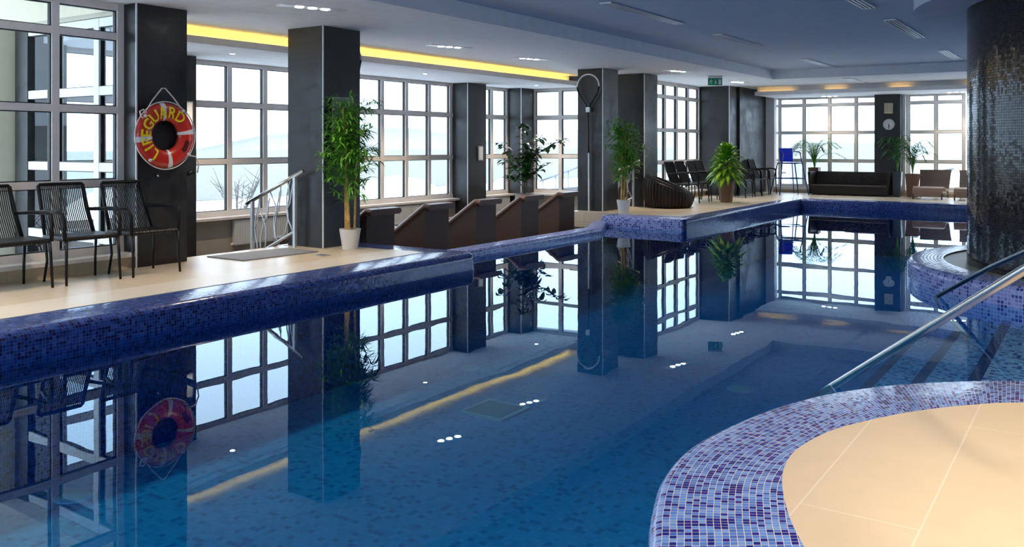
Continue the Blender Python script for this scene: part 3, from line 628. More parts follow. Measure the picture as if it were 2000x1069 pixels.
# ------------------------------------------------------------------ sofa and chaises at the far end
t = thing('wicker_sofa', 'long low dark wicker sofa with a wavy woven back', 'sofa', (-5.47, 23.72, ZD))
s = MB(); s.rbox(-.98, .98, -.26, .30, .02, .26, .012); s.build('seat', M['wicks'], t)
s = MB(); s.rbox(-.98, .98, .27, .34, .05, .60, .015); bk = s.build('backrest', M['wicks'], t)
for sg in (-1, 1):
    s = MB(); v = [(sg * .93, -.30, .02), (sg * .93, .34, .02), (sg * .93, .34, .60), (sg * .93, -.30, .60), (sg * .96, -.30, .02), (sg * .96, .34, .02), (sg * 1.0, .34, .60), (sg * 1.0, -.30, .60)]
    s.add(v, [(0, 1, 2, 3), (7, 6, 5, 4), (0, 4, 5, 1), (1, 5, 6, 2), (2, 6, 7, 3), (3, 7, 4, 0)]); s.build('armrest', M['wicks'], t)
s = MB()
for k in range(4):
    for q in range(3):
        x0 = -.55 + q * .42 + random.uniform(-.05, .05); z = .33 + k * .06
        s.tube([(x0 + i * .04, .262, z + .018 * math.sin(i * 1.1 + k)) for i in range(9)], .008, 5)
s.build('woven_waves', M['wickg'], bk)
s = MB(); s.rbox(-.97, .97, -.285, -.25, .235, .262, .008); s.build('front_rail', M['wickg'], t)
def chaise(x, y, lab):
    t = thing('wicker_chaise', lab, 'chaise', (x, y, ZD), group='tan wicker wave chaises')
    pts = cr_curve([(-.02, 0, .02), (.03, .0, .12), (.0, .12, .26), (0, .4, .29), (0, .75, .20), (0, 1.0, .22)], 20)
    pts = [(p.y if i > 2 else p.y, p.z) for i, p in enumerate(pts)]
    def strip(pts, w, th, name, m, w1=None):
        vs = []; fs = []; uv = []; L = 0
        for i, (a, z) in enumerate(pts):
            ww = w + ((w1 or w) - w) * i / (len(pts) - 1)
            vs += [(-ww, a, z), (ww, a, z), (ww, a, z - th), (-ww, a, z - th)]
        for i in range(len(pts) - 1):
            dl = math.hypot(pts[i + 1][0] - pts[i][0], pts[i + 1][1] - pts[i][1])
            for j in range(4):
                j2 = (j + 1) % 4; fs.append((i * 4 + j, i * 4 + j2, (i + 1) * 4 + j2, (i + 1) * 4 + j)); uv.append([(0, L), (.5, L), (.5, L + dl), (0, L + dl)] if j == 0 else [(0, L), (.05, L), (.05, L + dl), (0, L + dl)])
            L += dl
        fs += [(0, 1, 2, 3)[::-1], tuple((len(pts) - 1) * 4 + k for k in range(4))]; uv += [None, None]
        return MB().add(vs, fs, uv).build(name, m, t)
    strip([(0, .10), (.015, .2), (.06, .27), (.16, .305), (.35, .29), (.6, .22), (.85, .20), (1.0, .23)], .33, .035, 'seat', M['wickt'])
    strip([(.98, .20), (1.08, .36), (1.2, .60), (1.24, .68)], .33, .03, 'backrest', M['wickg'], .36)
    for sx_ in (-.31, .31):
        MB().tube([(sx_, .01, .13), (sx_, .0, .0)], .016, 8).build('leg', M['wickg'], t, True)
        MB().tube([(sx_, .95, .2), (sx_, 1.02, .0)], .016, 8).build('leg', M['wickg'], t, True)
        MB().tube([(sx_, .02, .08), (sx_, .5, .10), (sx_, .97, .10)], .012, 6).build('side_rail', M['wickg'], t, True)
chaise(-3.52, 22.85, 'tan wicker wave chaise with a raised grey back, left of the two')
chaise(-2.62, 22.8, 'tan wicker wave chaise half hidden by the dark round column')

# ------------------------------------------------------------------ blue lifeguard chair
t = thing('lifeguard_chair', 'tall blue lifeguard high chair in the far corner', 'high chair', (-6.93, 23.3, ZD), R(38))
MB().rbox(-.17, .17, -.22, .14, .80, .835, .012).build('seat', M['blue'], t)
b = MB(); b.rbox(-.185, .185, -.02, .02, 0, .36, .02, Matrix.Translation((0, .15, .86)) @ Matrix.Rotation(R(-8), 4, 'X'))
b.build('backrest', M['blue'], t)
for sx_ in (-1, 1):
    for y0, y1 in ((-.2, -.38), (.16, .30)):
        MB().tube([(sx_ * .23, y0, 1.08 if y0 < 0 else .82), (sx_ * .385, y1, 0)], .016, 8).build('leg', M['bluem'], t, True)
    MB().tube([(sx_ * .20, .18, 1.12), (sx_ * .25, .0, 1.12), (sx_ * .25, -.2, 1.08)], .015, 8).build('armrest', M['bluem'], t, True)
r_ = MB(); r_.tube([(-.25, -.23, .82), (.25, -.23, .82), (.25, .16, .82), (-.25, .16, .82)], .014, 6, closed=True); r_.build('seat_frame', M['bluem'], t)
r_ = MB(); r_.tube([(-.315, -.30, .42), (.315, -.30, .42), (.315, .23, .42), (-.315, .23, .42)], .012, 6, closed=True); r_.tube([(-.0, -.30, .42), (0, -.24, .80)], .012, 6); r_.tube([(0, -.36, .05), (0, -.30, .42)], .012, 6); r_.build('footrest', M['bluem'], t)

# ------------------------------------------------------------------ plants
def white_pot(t, r=.135, h=.25):
    MB().lathe([(0, .0), (r * .70, .0), (r * .72, .01), (r, h), (r * .93, h), (r * .9, h - .03), (0, h - .03)], 28).build('pot', M['pot'], t, 40)
    MB().lathe([(0, h - .02), (r * .88, h - .025)], 20).build('soil', M['soil'], t)
def bamboo(x, y, lab, H, n, seed, spread=.33, leafn=75, low=.55, arm=True):
    rnd = random.Random(seed)
    t = thing('potted_bamboo', lab, 'potted plant', (x, y, ZD), group='bamboo plants in white pots')
    white_pot(t); fol = MB(); br = MB()
    for i in range(n):
        bx_, by_ = (-.055 + .11 * i / (n - 1)), rnd.uniform(-.04, .04); h = H * rnd.uniform(.82, 1)
        lean = Vector((rnd.uniform(-.06, .06), rnd.uniform(-.06, .06), 0)); pts = []; rs = []
        for k in range(int(h / .14) + 1):
            z = .22 + k * .14
            if z > h: break
            f = (z - .22) / h; p = Vector((bx_, by_, z)) + lean * f * 1.6
            pts += [p - Vector((0, 0, .006)), p, p + Vector((0, 0, .006))]; rr = .016 * (1 - .6 * f); rs += [rr, rr * 1.22, rr]
        MB().tube(pts, rs, 8).build('cane', M['cane'], t, True)
        for k in range(leafn // 3):
            f = rnd.uniform(low, 1) if rnd.random() < .9 else rnd.uniform(low * .6, low)
            base = Vector((bx_, by_, .22 + (h - .22) * f)) + lean * f * 1.6
            a = rnd.uniform(0, 2 * math.pi); d = Vector((math.cos(a), math.sin(a), rnd.uniform(.1, .9))).normalized()
            ln = rnd.uniform(.08, spread) * (1.1 - .5 * abs(f - .6)); tip = base + d * ln
            tip = Vector((max(tip.x, -.26), tip.y, tip.z)) 
            br.tube([base, base + d * ln * .6, tip], .003, 4)
            for q in range(rnd.randint(4, 7)):
                u = rnd.uniform(.4, 1); p = base.lerp(tip, u); aa = rnd.uniform(0, 2 * math.pi)
                dd = (d * .5 + Vector((math.cos(aa), math.sin(aa), rnd.uniform(-.5, .4)))).normalized()
                L = rnd.uniform(.11, .19)
                if (p + dd * L).x < -.29: dd.x = abs(dd.x)
                fol.leaf(p, dd, L, rnd.uniform(.02, .032), rnd.uniform(.3, .9))
    br.build('twigs', M['leafe'], t); fol.build('foliage', M['leaf'], t)
    return t
bamboo(-7.84, 8.0, 'tall bamboo in a white pot against the nearest full pillar', 1.85, 5, 3, leafn=165, low=.42, spread=.42)
bamboo(-7.62, 15.1, 'tall bamboo in a white pot at the corner of the far deck', 1.78, 4, 11, leafn=150, low=.38, spread=.42)

# variegated plant
rnd = random.Random(5)
t = thing('potted_dracaena', 'bushy yellow green leafy plant in a tapered brown planter', 'potted plant', (-7.12, 19.22, ZD))
MB().lathe([(0, 0), (.135, 0), (.19, .50), (.175, .50), (.17, .46), (0, .46)], 28).build('planter', M['potb'], t, 40); MB().lathe([(0, .47), (.17, .465)], 20).build('soil', M['soil'], t)
mb = MB(); mb.tube([(0, 0, .45), (.02, .01, .8), (0, 0, 1.15)], [.03, .025, .012], 8); mb.build('stem', M['bark'], t, True)
fy = MB(); fg = MB()
for i in range(84):
    f = (i / 84); z = .66 + .44 * f; a = i * 2.4; el = -.35 + 1.65 * f ** 1.3
    d = Vector((math.cos(a) * math.cos(el), math.sin(a) * math.cos(el), math.sin(el))); p = Vector((0, 0, z)) + d * .03
    l = rnd.uniform(.40, .54) * (1.0 - .12 * f); w = rnd.uniform(.12, .16)
    nrm = Vector((0, 0, 1))
    fg.leaf(p - Vector((0, 0, .006)), d, l, w, .5); fy.leaf(p + d * l * .06 + Vector((0, 0, .006)), d, l * .86, w * .72, .46)
fg.build('leaves', M['leafe'], t, True); fy.build('leaf_centres', M['leaf2'], t, True)

# rubber plant in the lounge
rnd = random.Random(9)
t = thing('rubber_plant', 'tall rubber plant with dark oval leaves behind the loungers', 'potted plant', (-9.72, 14.85, ZL))
MB().lathe([(0, 0), (.15, 0), (.19, .80), (.17, .80), (.165, .76), (0, .76)], 28).build('planter', M['potgy'], t, 40); MB().lathe([(0, .775), (.165, .77)], 20).build('soil', M['soil'], t)
st_ = MB(); lf = MB()
def branch(p0, tip, nl, ls=.205):
    nl = int(nl * 1.7)
    p0 = Vector(p0); tip = Vector(tip); mid = p0.lerp(tip, .5) + Vector((0, 0, .05)); st_.tube([p0, mid, tip], [.012, .009, .005], 6)
    for k in range(nl):
        f = rnd.uniform(.35, 1); p = p0.lerp(tip, f) + Vector((0, 0, .05 * (1 - abs(2 * f - 1)))); a = rnd.uniform(0, 6.28)
        lf.leaf(p, (math.cos(a), math.sin(a), rnd.uniform(-.4, .6)), rnd.uniform(.75, 1.05) * ls, ls * .5, .5)
RX, RY = .829, .559       # in the room, right as seen from the pool side
def br2(h0, r, h1, nl): branch((0, 0, h0), (RX * r, RY * r, h1), nl)
branch((0, 0, .76), (.02, .0, 1.75), 44); branch((0, 0, .76), (-.05, .05, 2.25), 26); branch((.02, 0, .76), (.12, .1, 1.6), 26)
br2(1.1, -.45, 1.5, 12); br2(1.2, -.48, 1.82, 10); br2(1.3, .38, 1.75, 10); br2(1.4, .85, 1.92, 14); br2(1.4, .38, 2.0, 8); br2(1.0, .52, 1.42, 8); br2(.9, -.3, 1.15, 12); br2(1.0, .1, 1.2, 14)
st_.build('stems', M['bark'], t, True); lf.build('leaves', M['leaf3'], t, True)

# palms
def palm(x, y, z, lab, ph, pw, pm, H, seed, nf=24, spread=.62, back=.4):
    rnd = random.Random(seed); t = thing('potted_palm', lab, 'potted palm', (x, y, z), group='feathery palms at the far windows')
    a, b = pw * .36, pw * .5
    MB().add([(-a, -a, 0), (a, -a, 0), (a, a, 0), (-a, a, 0), (-b, -b, ph), (b, -b, ph), (b, b, ph), (-b, b, ph), (-b + .02, -b + .02, ph), (b - .02, -b + .02, ph), (b - .02, b - .02, ph), (-b + .02, b - .02, ph), (-b + .03, -b + .03, ph - .04), (b - .03, -b + .03, ph - .04), (b - .03, b - .03, ph - .04), (-b + .03, b - .03, ph - .04)],
             [(3, 2, 1, 0), (0, 1, 5, 4), (1, 2, 6, 5), (2, 3, 7, 6), (3, 0, 4, 7), (4, 5, 9, 8), (5, 6, 10, 9), (6, 7, 11, 10), (7, 4, 8, 11), (8, 9, 13, 12), (9, 10, 14, 13), (10, 11, 15, 14), (11, 8, 12, 15)]).build('planter', pm, t)
    MB().box(-b + .03, b - .03, -b + .03, b - .03, ph - .05, ph - .03).build('soil', M['soil'], t)
    tr = MB(); fr = MB()
    for i in range(nf):
        a = 2 * math.pi * i / nf + rnd.uniform(-.2, .2); r = spread * rnd.uniform(.5, 1); top = ph + (H - ph) * rnd.uniform(.45, 1.05)
        ry = math.sin(a) * r * (back if math.sin(a) > 0 else 1)
        P = cr_curve([(0, 0, ph - .05), (math.cos(a) * r * .10, ry * .10, ph + (top - ph) * .45), (math.cos(a) * r * .35, ry * .35, ph + (top - ph) * .88), (math.cos(a) * r * .75, ry * .75, top), (math.cos(a) * r * 1.12, ry * 1.12, top - .16 * r - rnd.uniform(0, .08))], 18)
        tr.tube(P, [.008 * (1 - .7 * k / 17) for k in range(18)], 5)
        for k in range(4, 18):
            d = (P[min(k + 1, 17)] - P[k - 1]).normalized(); s_ = d.cross(Vector((0, 0, 1))).normalized()
            for sg in (-1, 1):
                fr.leaf(P[k], (s_ * sg + d * .7 + Vector((0, 0, .05))), .20 * (1 - .4 * abs(k - 11) / 7), .017, .4)
    tr.build('stems', M['leafe'], t, True); fr.build('fronds', M['leafp'], t)
palm(-6.52, 24.26, .34, 'feathery palm in a brown planter on the far window ledge beside the blue chair', .55, .27, M['potb'], 1.36, 2, spread=.72, back=.12)
palm(-4.0, 23.8, ZD, 'feathery palm in a brown planter between the sofa and the chaises', .58, .30, M['potb'], 1.42, 4, spread=.55, back=.3)
palm(-4.36, 23.84, ZD, 'shadowed palm in a dark blue planter beneath the wall clock', .62, .22, M['potd'], 1.5, 6, nf=20, spread=.42, back=.1)

# ------------------------------------------------------------------ lifebuoy on the pillar (faces +X)
BY, BZ, BX = 5.775, 1.60, -8.41
t = thing('lifebuoy', 'red ring lifebuoy with yellow lettering and white bands hung on the near pillar', 'lifebuoy', (BX, BY, BZ))
# local frame: ring in YZ plane; image right = +Y
R0, r0 = .256, .097
def ringpt(a, q, fx=.55):     # a: angle from +Y counter-clockwise seen from +X side (z up); q: section angle
    rr = R0 + r0 * math.cos(q); return Vector((r0 * fx * math.sin(q), rr * math.cos(a), rr * math.sin(a)))
def ringpatch(a0, a1, n, grow, name, m, q0=0, q1=2 * math.pi, nq=20):
    global r0
    r_s = r0; r0 = r0 + grow; vs = []; full = abs(a1 - a0) > 6.28
    for i in range(n + 1):
        a = a0 + (a1 - a0) * i / n
        for j in range(nq): vs.append(ringpt(a, q0 + (q1 - q0) * j / nq))
    fs = [(i * nq + j, i * nq + (j + 1) % nq, (i + 1) * nq + (j + 1) % nq, (i + 1) * nq + j) for i in range(n) for j in range(nq)]
    r0 = r_s
    return MB().add(vs, fs).build(name, m, t, True)
ringpatch(0, 2 * math.pi, 64, 0, 'ring', M['red'])
for a in (8, 98, 188, 278): ringpatch(R(a - 5), R(a + 5), 4, .003, 'reflective_band', M['whitetape'])
def glyph(ch, size):
    cu = bpy.data.curves.new('glyph', 'FONT'); cu.body = ch; cu.size = size; cu.align_x = 'CENTER'; cu.resolution_u = 3; cu.offset = size * .022
    o = bpy.data.objects.new('glyph', cu); COL.objects.link(o); bpy.context.view_layer.update()
    me = bpy.data.meshes.new_from_object(o.evaluated_get(bpy.context.evaluated_depsgraph_get()))
    bm = bmesh.new(); bm.from_mesh(me); bmesh.ops.triangulate(bm, faces=bm.faces[:])
    for _ in range(6):
        e = [x for x in bm.edges if x.calc_length() > .016]
        if not e: break
        bmesh.ops.subdivide_edges(bm, edges=e, cuts=1); bmesh.ops.triangulate(bm, faces=bm.faces[:])
    bm.to_mesh(me); bm.free()
    v = [tuple(p.co) for p in me.vertices]; f = [tuple(p.vertices) for p in me.polygons]
    bpy.data.objects.remove(o); bpy.data.curves.remove(cu); bpy.data.meshes.remove(me); return v, f
def subdiv(v, f): return v, f
lt = MB(); word = 'LIFEGUARD'; angs = [232, 211, 195, 176, 153, 128, 103, 78, 52]
for ch, ad in zip(word, angs):
    v, f = glyph(ch, .165); A = R(ad); nv = []
    ymid = .06
    for (x, y, z) in v:
        yy = (y - ymid); rr = R0 + yy * 1.02 ; aa = A - x / (R0 + .02) * 1.02
        q = math.acos(max(-1, min(1, (rr - R0) / (r0 + .002)))); depth = r0 * .55 * math.sin(q) + .004
        nv.append((depth, rr * math.cos(aa), rr * math.sin(aa)))
    lt.add(nv, f)
lo = lt.build('lettering', M['yellow'], t)
sg = MB(); 
for k in range(2):
    P = []
    for i in range(26):
        a = R(-12 - 30 * i / 25); rr = R0 - .015 + k * .03 + .016 * math.sin(i * 1.9 + k); P.append((r0 * .55 + .004, rr * math.cos(a), rr * math.sin(a)))
    sg.tube(P, .0035, 4)
sg.build('signature', M['ink'], t)
rp = MB(); ra = R0 + r0 + .006
for a0, a1 in ((145, 50), (230, 145), (320, 230), (410, 322)):
    rp.tube([(.02, (ra + .006 * math.sin(math.pi * i / 12)) * math.cos(R(a0 + (a1 - a0) * i / 12)), (ra + .006 * math.sin(math.pi * i / 12)) * math.sin(R(a0 + (a1 - a0) * i / 12))) for i in range(13)], .006, 6)
rp.build('grab_rope', M['rope'], t)
rp = MB(); rp.tube([(.03, -.26, .23), (.0, -.15, .37), (-.02, -.02, .51), (-.02, .02, .51), (.0, .11, .41), (.03, .18, .30)], .007, 6); rp.build('hanging_rope', M['rope'], t)
for a in (142, 54, 232, 322):
    c = Vector((.05, (R0 + r0 * .8) * math.cos(R(a)), (R0 + r0 * .8) * math.sin(R(a))))
    MB().lathe([(0, -.02), (.016, -.014), (.022, 0), (.016, .014), (0, .02)], 10, Matrix.Translation(c)).build('rope_knot', M['rope'], t, True)
MB().tube([(.05, -.25, .24), (.07, -.30, .27), (.07, -.34, .25), (.07, -.33, .20), (.07, -.30, .18)], .008, 6).build('rope_end', M['rope'], t, True)
MB().tube([(.05, .28, -.22), (.07, .34, -.23), (.07, .38, -.31), (.07, .36, -.41)], .008, 6).build('rope_end', M['rope'], t, True)
# hook under it and the torch shaped holder on the pillar side
tag(MB().lathe([(0, 0), (.012, 0), (.012, .04), (.02, .045), (0, .05)], 12, Matrix.Translation((-8.49, 5.72, 1.17)) @ Matrix.Rotation(R(90), 4, 'Y')).build('wall_hook', M['chrome'], None, True), 'small metal hook below the lifebuoy', 'hook')
tag(MB().tube([(-8.62, 6.12, 1.13), (-8.55, 6.24, 1.20)], [.03, .035], 12).build('rolled_towel_holder', M['black'], None, True), 'small black tube holder on the far side of the lifebuoy pillar', 'holder')

# ------------------------------------------------------------------ skimmer net
def net(x, y, lab, rz=0, z0=ZL):
    t = thing('skimmer_net', lab, 'skimmer net', (x, y, z0), rz, group='skimmer nets on long poles')
    MB().tube([(.02, 0, 0), (.015, 0, 1.62)], .019, 10).build('pole', M['plast'], t, True)
    MB().tube([(.015, .0, 1.60), (.0, 0, 2.46)], .012, 10).build('pole_extension', M['black'], t, True)
    MB().rbox(-.045, .045, -.02, .02, 2.42, 2.52, .006).build('clamp', M['plast'], t)
    c = (0, 0, 2.96); P = []
    for i in range(33):
        a = R(-90 + 20 + 320 * i / 32); 
        P.append((.245 * math.cos(a), 0, 2.935 + .245 * math.sin(a)))
    low1 = [(-.03, 0, 2.5), (-.04, 0, 2.56), (-.13, 0, 2.68), (-.215, 0, 2.80), (-.245, 0, 2.92)]; low2 = [(-p[0], 0, p[2]) for p in low1][::-1]
    MB().tube(low1, .016, 8).build('arm', M['black'], t, True); MB().tube(low2, .016, 8).build('arm', M['black'], t, True)
    MB().tube([(.245 * math.cos(R(180 - 180 * i / 20)), 0, 2.92 + .245 * math.sin(R(180 - 180 * i / 20))) for i in range(21)], .015, 8).build('hoop', M['plast'], t, True)
    return t
net(-8.43, 15.17, 'skimmer net with a white hoop leaning on the pillar beside the far deck')
n2 = net(-8.555, 8.68, 'skimmer net mostly hidden behind the nearest full pillar', 0, ZL)

# ------------------------------------------------------------------ stair rails down to the lounge
def rail(x, y, lab):
    t = thing('stair_rail', lab, 'railing', (x, y, 0), group='silver branch pattern stair rails')
    MB().tube([(.0, 0, 1.17), (-1.07, 0, .72)], .026, 12).build('handrail', M['steel'], t, True)
    MB().box(-.17, -.13, -.02, .02, ZD - .02, 1.11).build('post', M['silver'], t); MB().box(-.98, -.94, -.02, .02, ZL, .77).build('post', M['silver'], t)
    MB().tube([(-.15, 0, .40), (-.96, 0, .02)], .018, 6).build('bottom_rail', M['silver'], t)
    b = MB(); rn = random.Random(21)
    zt = lambda u: 1.14 + u * .42; zb = lambda u: .47 + u * .47
    for u0, u1 in ((-.22, -.30), (-.34, -.24), (-.46, -.58), (-.56, -.44), (-.68, -.80), (-.80, -.66), (-.90, -.86)):
        P = []
        for i in range(9):
            f = i / 8; u = u0 + (u1 - u0) * f + .035 * math.sin(f * 7 + u0 * 20); P.append((u, 0, zb(u) + (zt(u) - zb(u)) * f))
        b.tube(P, [.012 - .004 * i / 8 for i in range(9)], 6)
        k = P[4]; b.tube([k, (k[0] + .05, 0, k[2] + .08), (k[0] + .07, 0, k[2] + .2), (k[0] + .10, 0, min(zt(k[0] + .1), k[2] + .33))], [.010, .009, .008, .006], 6)
    b.build('branch_pattern', M['silver'], t, True)
rail(-8.38, 7.72, 'silver branch pattern stair rail beside the nearest full pillar'); rail(-8.06, 16.72, 'silver branch pattern stair rail behind the far bamboo')
stt = thing('stairs', 'short stairs from the near deck down to the lounge', 'stairs', kind='structure')
for i in range(2): MB().box(-8.84 - .3 * (i + 1), -8.84 - .3 * i, 6.15, 7.7, ZL, ZD - .16 * (i + 1)).build('step', M['lounge_floor'], stt)

# ------------------------------------------------------------------ pool hand rails
t = thing('pool_handrail', 'thick brushed steel handrail sloping into the water in the foreground', 'handrail', (0, 0, 0))
MB().tube([(-1.85, 6.005, -.38), (-1.42, 5.68, -.012), (-.32, 4.85, .905), (.35, 4.345, 1.46)], .0245, 16).build('rail', M['steel'], t, True)
MB().tube([(.35, 4.345, 1.46), (.45, 4.27, 1.50), (.55, 4.2, 1.48), (.62, 4.15, 1.38), (.62, 4.15, .2)], .0215, 16).build('post', M['steel'], t, True)
t = thing('pool_handrail', 'darker handrail entering the water beside the round island', 'handrail', (0, 0, 0))
MB().tube([(-1.41, 9.63, -.02), (-.86, 8.95, .40), (-.48, 8.40, .66), (.1, 7.6, 1.1)], .021, 14).build('rail', M['dsteel'], t, True)
MB().tube([(.1, 7.6, 1.1), (.2, 7.45, 1.14), (.28, 7.35, 1.08), (.30, 7.3, -.15)], .021, 14).build('post', M['dsteel'], t, True)
MB().tube([(-1.41, 9.63, -.02), (-1.36, 9.55, -.12), (-1.05, 9.2, -.30)], .021, 12).build('anchor', M['dsteel'], t, True)

# ------------------------------------------------------------------ small wall and floor items
mt = MB().prism([(-8.62, 6.47), (-7.98, 6.47), (-7.90, 7.52), (-8.5, 7.56)], ZD + .001, ZD + .012); tag(mt.build('floor_mat', M['mat']), 'flat grey rubber mat at the top of the lounge stairs', 'mat')
t = thing('deck_drain', 'small square drain in the deck beside the bamboo pot', 'drain', (-7.62, 7.32, ZD)); MB().box(-.07, .07, -.07, .07, 0, .006).build('grate', M['slot'], t)
f = MB(); f.tube([(-.07, -.07, .004), (.07, -.07, .004), (.07, .07, .004), (-.07, .07, .004)], .006, 4, closed=True); f.build('rim', M['panel'], t)
def radiator(x, y0, y1, z0, z1, lab):
    t = thing('radiator', lab, 'radiator', (x, y0, z0), group='white panel radiators under the lounge windows'); L = y1 - y0; h = z1 - z0
    MB().rbox(-.04, .03, 0, L, 0, h, .008).build('panel', M['rad'], t)
    f = MB(); n = int(L / .045)
    for i in range(n): f.rbox(.028, .038, .03 + i * (L - .06) / n, .03 + i * (L - .06) / n + .022, .03, h - .03, .003)
    f.build('ribs', M['rad'], t); MB().lathe([(0, 0), (.02, 0), (.02, .05), (0, .055)], 12, Matrix.Translation((0, -.0, .02)) @ Matrix.Rotation(R(90), 4, 'X')).build('valve', M['plast'], t, True)
radiator(-11.14, 8.85, 10.6, -.05, .34, 'white radiator behind the near stair rail'); radiator(-11.14, 11.9, 13.6, -.05, .34, 'white radiator behind the first two wicker loungers'); radiator(-11.14, 15.3, 16.4, -.05, .34, 'white radiator under the narrow lounge window')
def wallbox(name, lab, cat, loc, ax, w, h, m, m2=None, d=.025):
    t = thing(name, lab, cat, loc)
    if ax == 'x': MB().rbox(0, d, -w / 2, w / 2, -h / 2, h / 2, .004).build('casing', m, t); MB().rbox(d - .004, d + .004, -w / 2 + .02, w / 2 - .02, -h / 2 + .02, h / 2 - .02, .002).build('face', m2 or m, t)
    else: MB().rbox(-w / 2, w / 2, -d, 0, -h / 2, h / 2, .004).build('casing', m, t); MB().rbox(-w / 2 + .02, w / 2 - .02, -d - .004, -d + .004, -h / 2 + .02, h / 2 - .02, .002).build('face', m2 or m, t)
    return t
wallbox('wall_speaker', 'grey framed panel on the pillar behind the bamboo top', 'wall panel', (-8.15, 8.17, 1.85), 'x', .36, .52, M['panel'], M['potgy'])
wallbox('info_panel', 'small pale panel on the lounge pillar', 'wall panel', (-10.88, 14.93, 1.32), 'x', .17, .30, M['panel'], M['plast'])
wallbox('info_panel', 'pale sheet beside the lifebuoy on the lounge wall pillar', 'wall panel', (-10.9, 7.86, 1.95), 'x', .14, .34, M['panel'], M['plast'])
t = wallbox('wall_speaker', 'gold grilled loudspeaker above the wall clock', 'loudspeaker', (-4.60, 24.05, 2.43), 'y', .20, .27, M['gold'], M['gold'], .08)
MB().box(-.09, .09, -.09, -.08, -.125, -.09).build('light_strip', M['goldb'], t)
# clock
t = thing('wall_clock', 'round white wall clock on the far slate pillar', 'clock', (-4.60, 24.05, 2.02))
Tc = Matrix.Rotation(R(90), 4, 'X')
MB().lathe([(0, .025), (.125, .025), (.13, .0)], 40, Tc).build('clock_face', M['clock'], t); MB().lathe([(.125, .0), (.125, .032), (.138, .032), (.142, .0)], 40, Tc).build('rim', M['silver'], t, 40)
f = MB()
for i in range(12):
    a = R(30 * i); f.box(-.004, .004, -.03, -.026, .095, .115, Matrix.Rotation(a, 4, 'Y'))
f.build('hour_marks', M['ink'], t)
MB().box(-.006, .006, -.034, -.030, -.07, .01, Matrix.Rotation(R(-12), 4, 'Y')).build('hour_hand', M['ink'], t); MB().box(-.004, .004, -.037, -.034, -.10, .015, Matrix.Rotation(R(4), 4, 'Y')).build('minute_hand', M['ink'], t)
# exit sign
t = thing('exit_sign', 'green emergency exit sign hanging from the ceiling', 'exit sign', (-7.05, 18.35, 2.985), R(34))
MB().rbox(-.16, .16, -.03, .03, -.035, .015, .004).build('housing', M['alum'], t)
MB().box(-.155, .155, -.006, .006, -.19, -.035).build('sign_plate', M['green'], t)
f = MB(); f.add([(-.01, -.008, -.12), (.03, -.008, -.12), (.03, -.008, -.12), (.01, -.008, -.165)], [(0, 1, 3)]); f.box(.002, .018, -.009, -.007, -.125, -.07); f.add([(-.02, -.0085, -.118), (.04, -.0085, -.118), (.01, -.0085, -.168)], [(0, 1, 2)]); f.build('arrow', M['signw'], t)
f = MB(); f.box(.075, .13, -.009, -.007, -.172, -.06); f.build('door_symbol', M['signw'], t)
f = MB(); f.lathe([(0, 0), (.012, 0)], 10, Matrix.Translation((-.085, -.009, -.07)) @ Matrix.Rotation(R(90), 4, 'X')); f.tube([(-.088, -.009, -.08), (-.095, -.009, -.12)], .010, 5); f.tube([(-.095, -.009, -.12), (-.07, -.009, -.14), (-.08, -.009, -.168)], .006, 5); f.tube([(-.095, -.009, -.12), (-.115, -.009, -.145), (-.14, -.009, -.15)], .006, 5); f.tube([(-.09, -.009, -.088), (-.06, -.009, -.10), (-.045, -.009, -.085)], .005, 5); f.tube([(-.09, -.009, -.088), (-.115, -.009, -.095), (-.12, -.009, -.12)], .005, 5); f.build('running_figure', M['signw'], t)

# ------------------------------------------------------------------ outside
sn = MB(); sn.box(-80, -11.42, -40, 90, -.6, -.45); sn.box(-11.42, -8.9, -40, 5.6, -.6, -.45); sn.box(-8.95, 60, 24.8, 90, -.6, -.45); sn.box(-11.42, -8.95, 17.3, 24.75, -.6, -.45)
o = sn.build('snow_ground', M['snow']); tag(o, 'snow covered ground outside the windows', 'snow', kind='stuff')
struct('wall_garden', MB().box(-26.2, -26, 2, 60, -.44, 1.3), M['extwall'], label='pale garden wall outside the lounge windows')
struct('wall_outer_pier', MB().box(-12.6, -11.5, 5.55, 5.95, -.45, 3.5), M['extcream'], label='cream rendered pier outside the near window')
struct('wall_outer_lintel', MB().box(-12.6, -8.9, 5.5, 5.9, 2.96, 4.2).box(-12.8, -8.9, -6, 5.5, 3.35, 3.5), M['extcream'], label='cream lintel and eaves above the side window')
k = MB(); k.rbox(-18.3, -18, 2, 60, -.46, -.33, .02); k.rbox(-19.5, -19.3, 2, 60, -.46, -.36, .02); struct('trim_terrace_kerb', k, M['stone'], label='snowy terrace kerb outside')
for i, (x, y, s_) in enumerate([(-24, 15, 1.0), (-23, 26, 1.3), (-22, 33, .8)]):
    m_ = MB().lathe([(s_ * 1.6, -.45), (s_ * 1.3, -.2), (s_ * .8, .1 * s_), (0, .25 * s_)], 20, Matrix.Translation((x, y, 0))); tag(m_.build('snow_heap', M['snow'], None, True), ['snow heap left in front of the garden wall', 'large snow heap in front of the garden wall', 'small snow heap furthest along the garden wall'][i], 'snow heap', 'snow heaps in the garden')
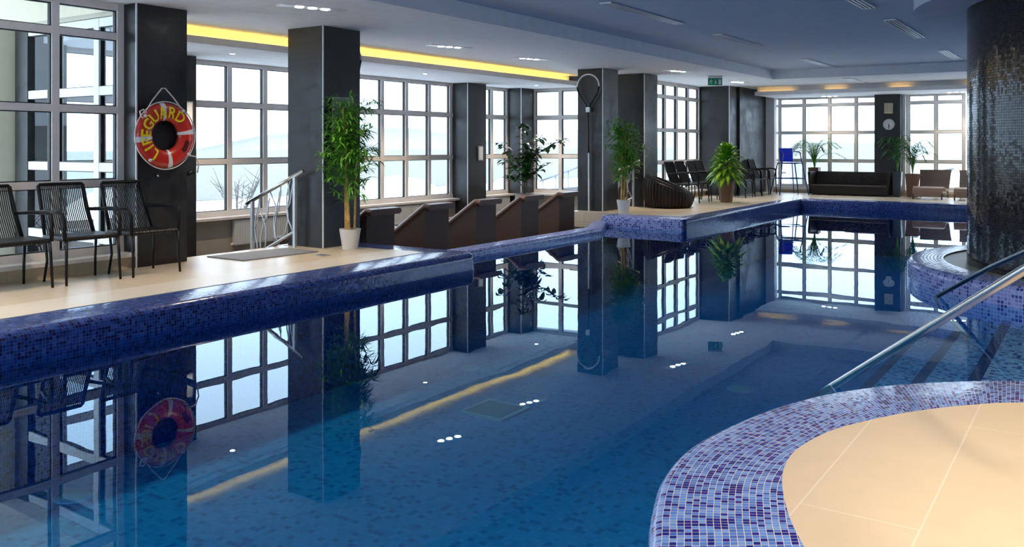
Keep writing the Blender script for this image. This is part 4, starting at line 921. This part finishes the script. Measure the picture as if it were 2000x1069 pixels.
def bush(x, y, H, lab, seed):
    rn = random.Random(seed); b = MB()
    for i in range(14):
        a = rn.uniform(0, 6.28); l = H * rn.uniform(.6, 1); d = Vector((math.cos(a) * .45, math.sin(a) * .45, 1)).normalized(); p = Vector((x, y, -.46)); q = p + d * l
        b.tube([p, p + d * l * .5 + Vector((rn.uniform(-.05, .05), 0, 0)), q], [.02, .012, .004], 4)
        for k in range(4):
            f = rn.uniform(.3, .9); s_ = p.lerp(q, f); b.tube([s_, s_ + Vector((rn.uniform(-.3, .3), rn.uniform(-.3, .3), rn.uniform(.1, .35)))], [.008, .003], 4)
    tag(b.build('bare_shrub', M['twig']), lab, 'shrub', 'bare shrubs in the snow')
bush(-17, 13.6, 1.7, 'bare twiggy shrub outside the window behind the near stair rail', 1); bush(-13, 6.7 - 2.2, 1.3, 'bare twiggy shrub outside the near left window', 2)
h = MB(); rn = random.Random(4)
P = [(-75, -60 + i * 8, 1.2 + 2.2 * math.sin(i * .45) + rn.uniform(-.3, .3)) for i in range(22)]
vs = []; 
for x, y, z in P: vs += [(x, y, -1), (x + 4, y, max(.5, z)), (x - 6, y, -1)]
h.add(vs, [(i * 3 + j, i * 3 + j + 1, i * 3 + j + 4, i * 3 + j + 3) for i in range(21) for j in (0, 1)]); struct('distant_hills', h, M['hill'], smooth=True, label='misty snowy hills beyond the garden')
h = MB(); P = [(-60 + i * 8, 88, 1.5 + 1.8 * math.sin(i * .6 + 1)) for i in range(16)]; vs = []
for x, y, z in P: vs += [(x, y, -1), (x, y + 4, max(.5, z)), (x, y + 10, -1)]
h.add(vs, [(i * 3 + j, i * 3 + j + 1, i * 3 + j + 4, i * 3 + j + 3) for i in range(15) for j in (0, 1)]); struct('distant_hills', h, M['hill'], smooth=True, label='misty ridge beyond the far windows')
struct('wall_neighbour_house', MB().box(-4, 4, 46, 50, -.44, 1.9).prism([(-13, 44), (-9, 44), (-9, 47), (-13, 47)], -.44, 1.6), M['extwall'], label='pale low house far outside')
t = thing('stair_rail_reflection', 'dark rail past the lounge end window standing in for the stair rail reflection', 'railing', (-12.0, 20.5, -.45))  # set outside in place of the stair rail mirrored in the glass
MB().tube([(-.9, 0, .95), (.9, 0, 1.55)], .025, 8).build('handrail', M['dsteel'], t, True)
for i in range(5): MB().tube([(-.8 + .4 * i, 0, 0), (-.8 + .4 * i, 0, .98 + .133 * i)], .014, 6).build('baluster', M['dsteel'], t, True)
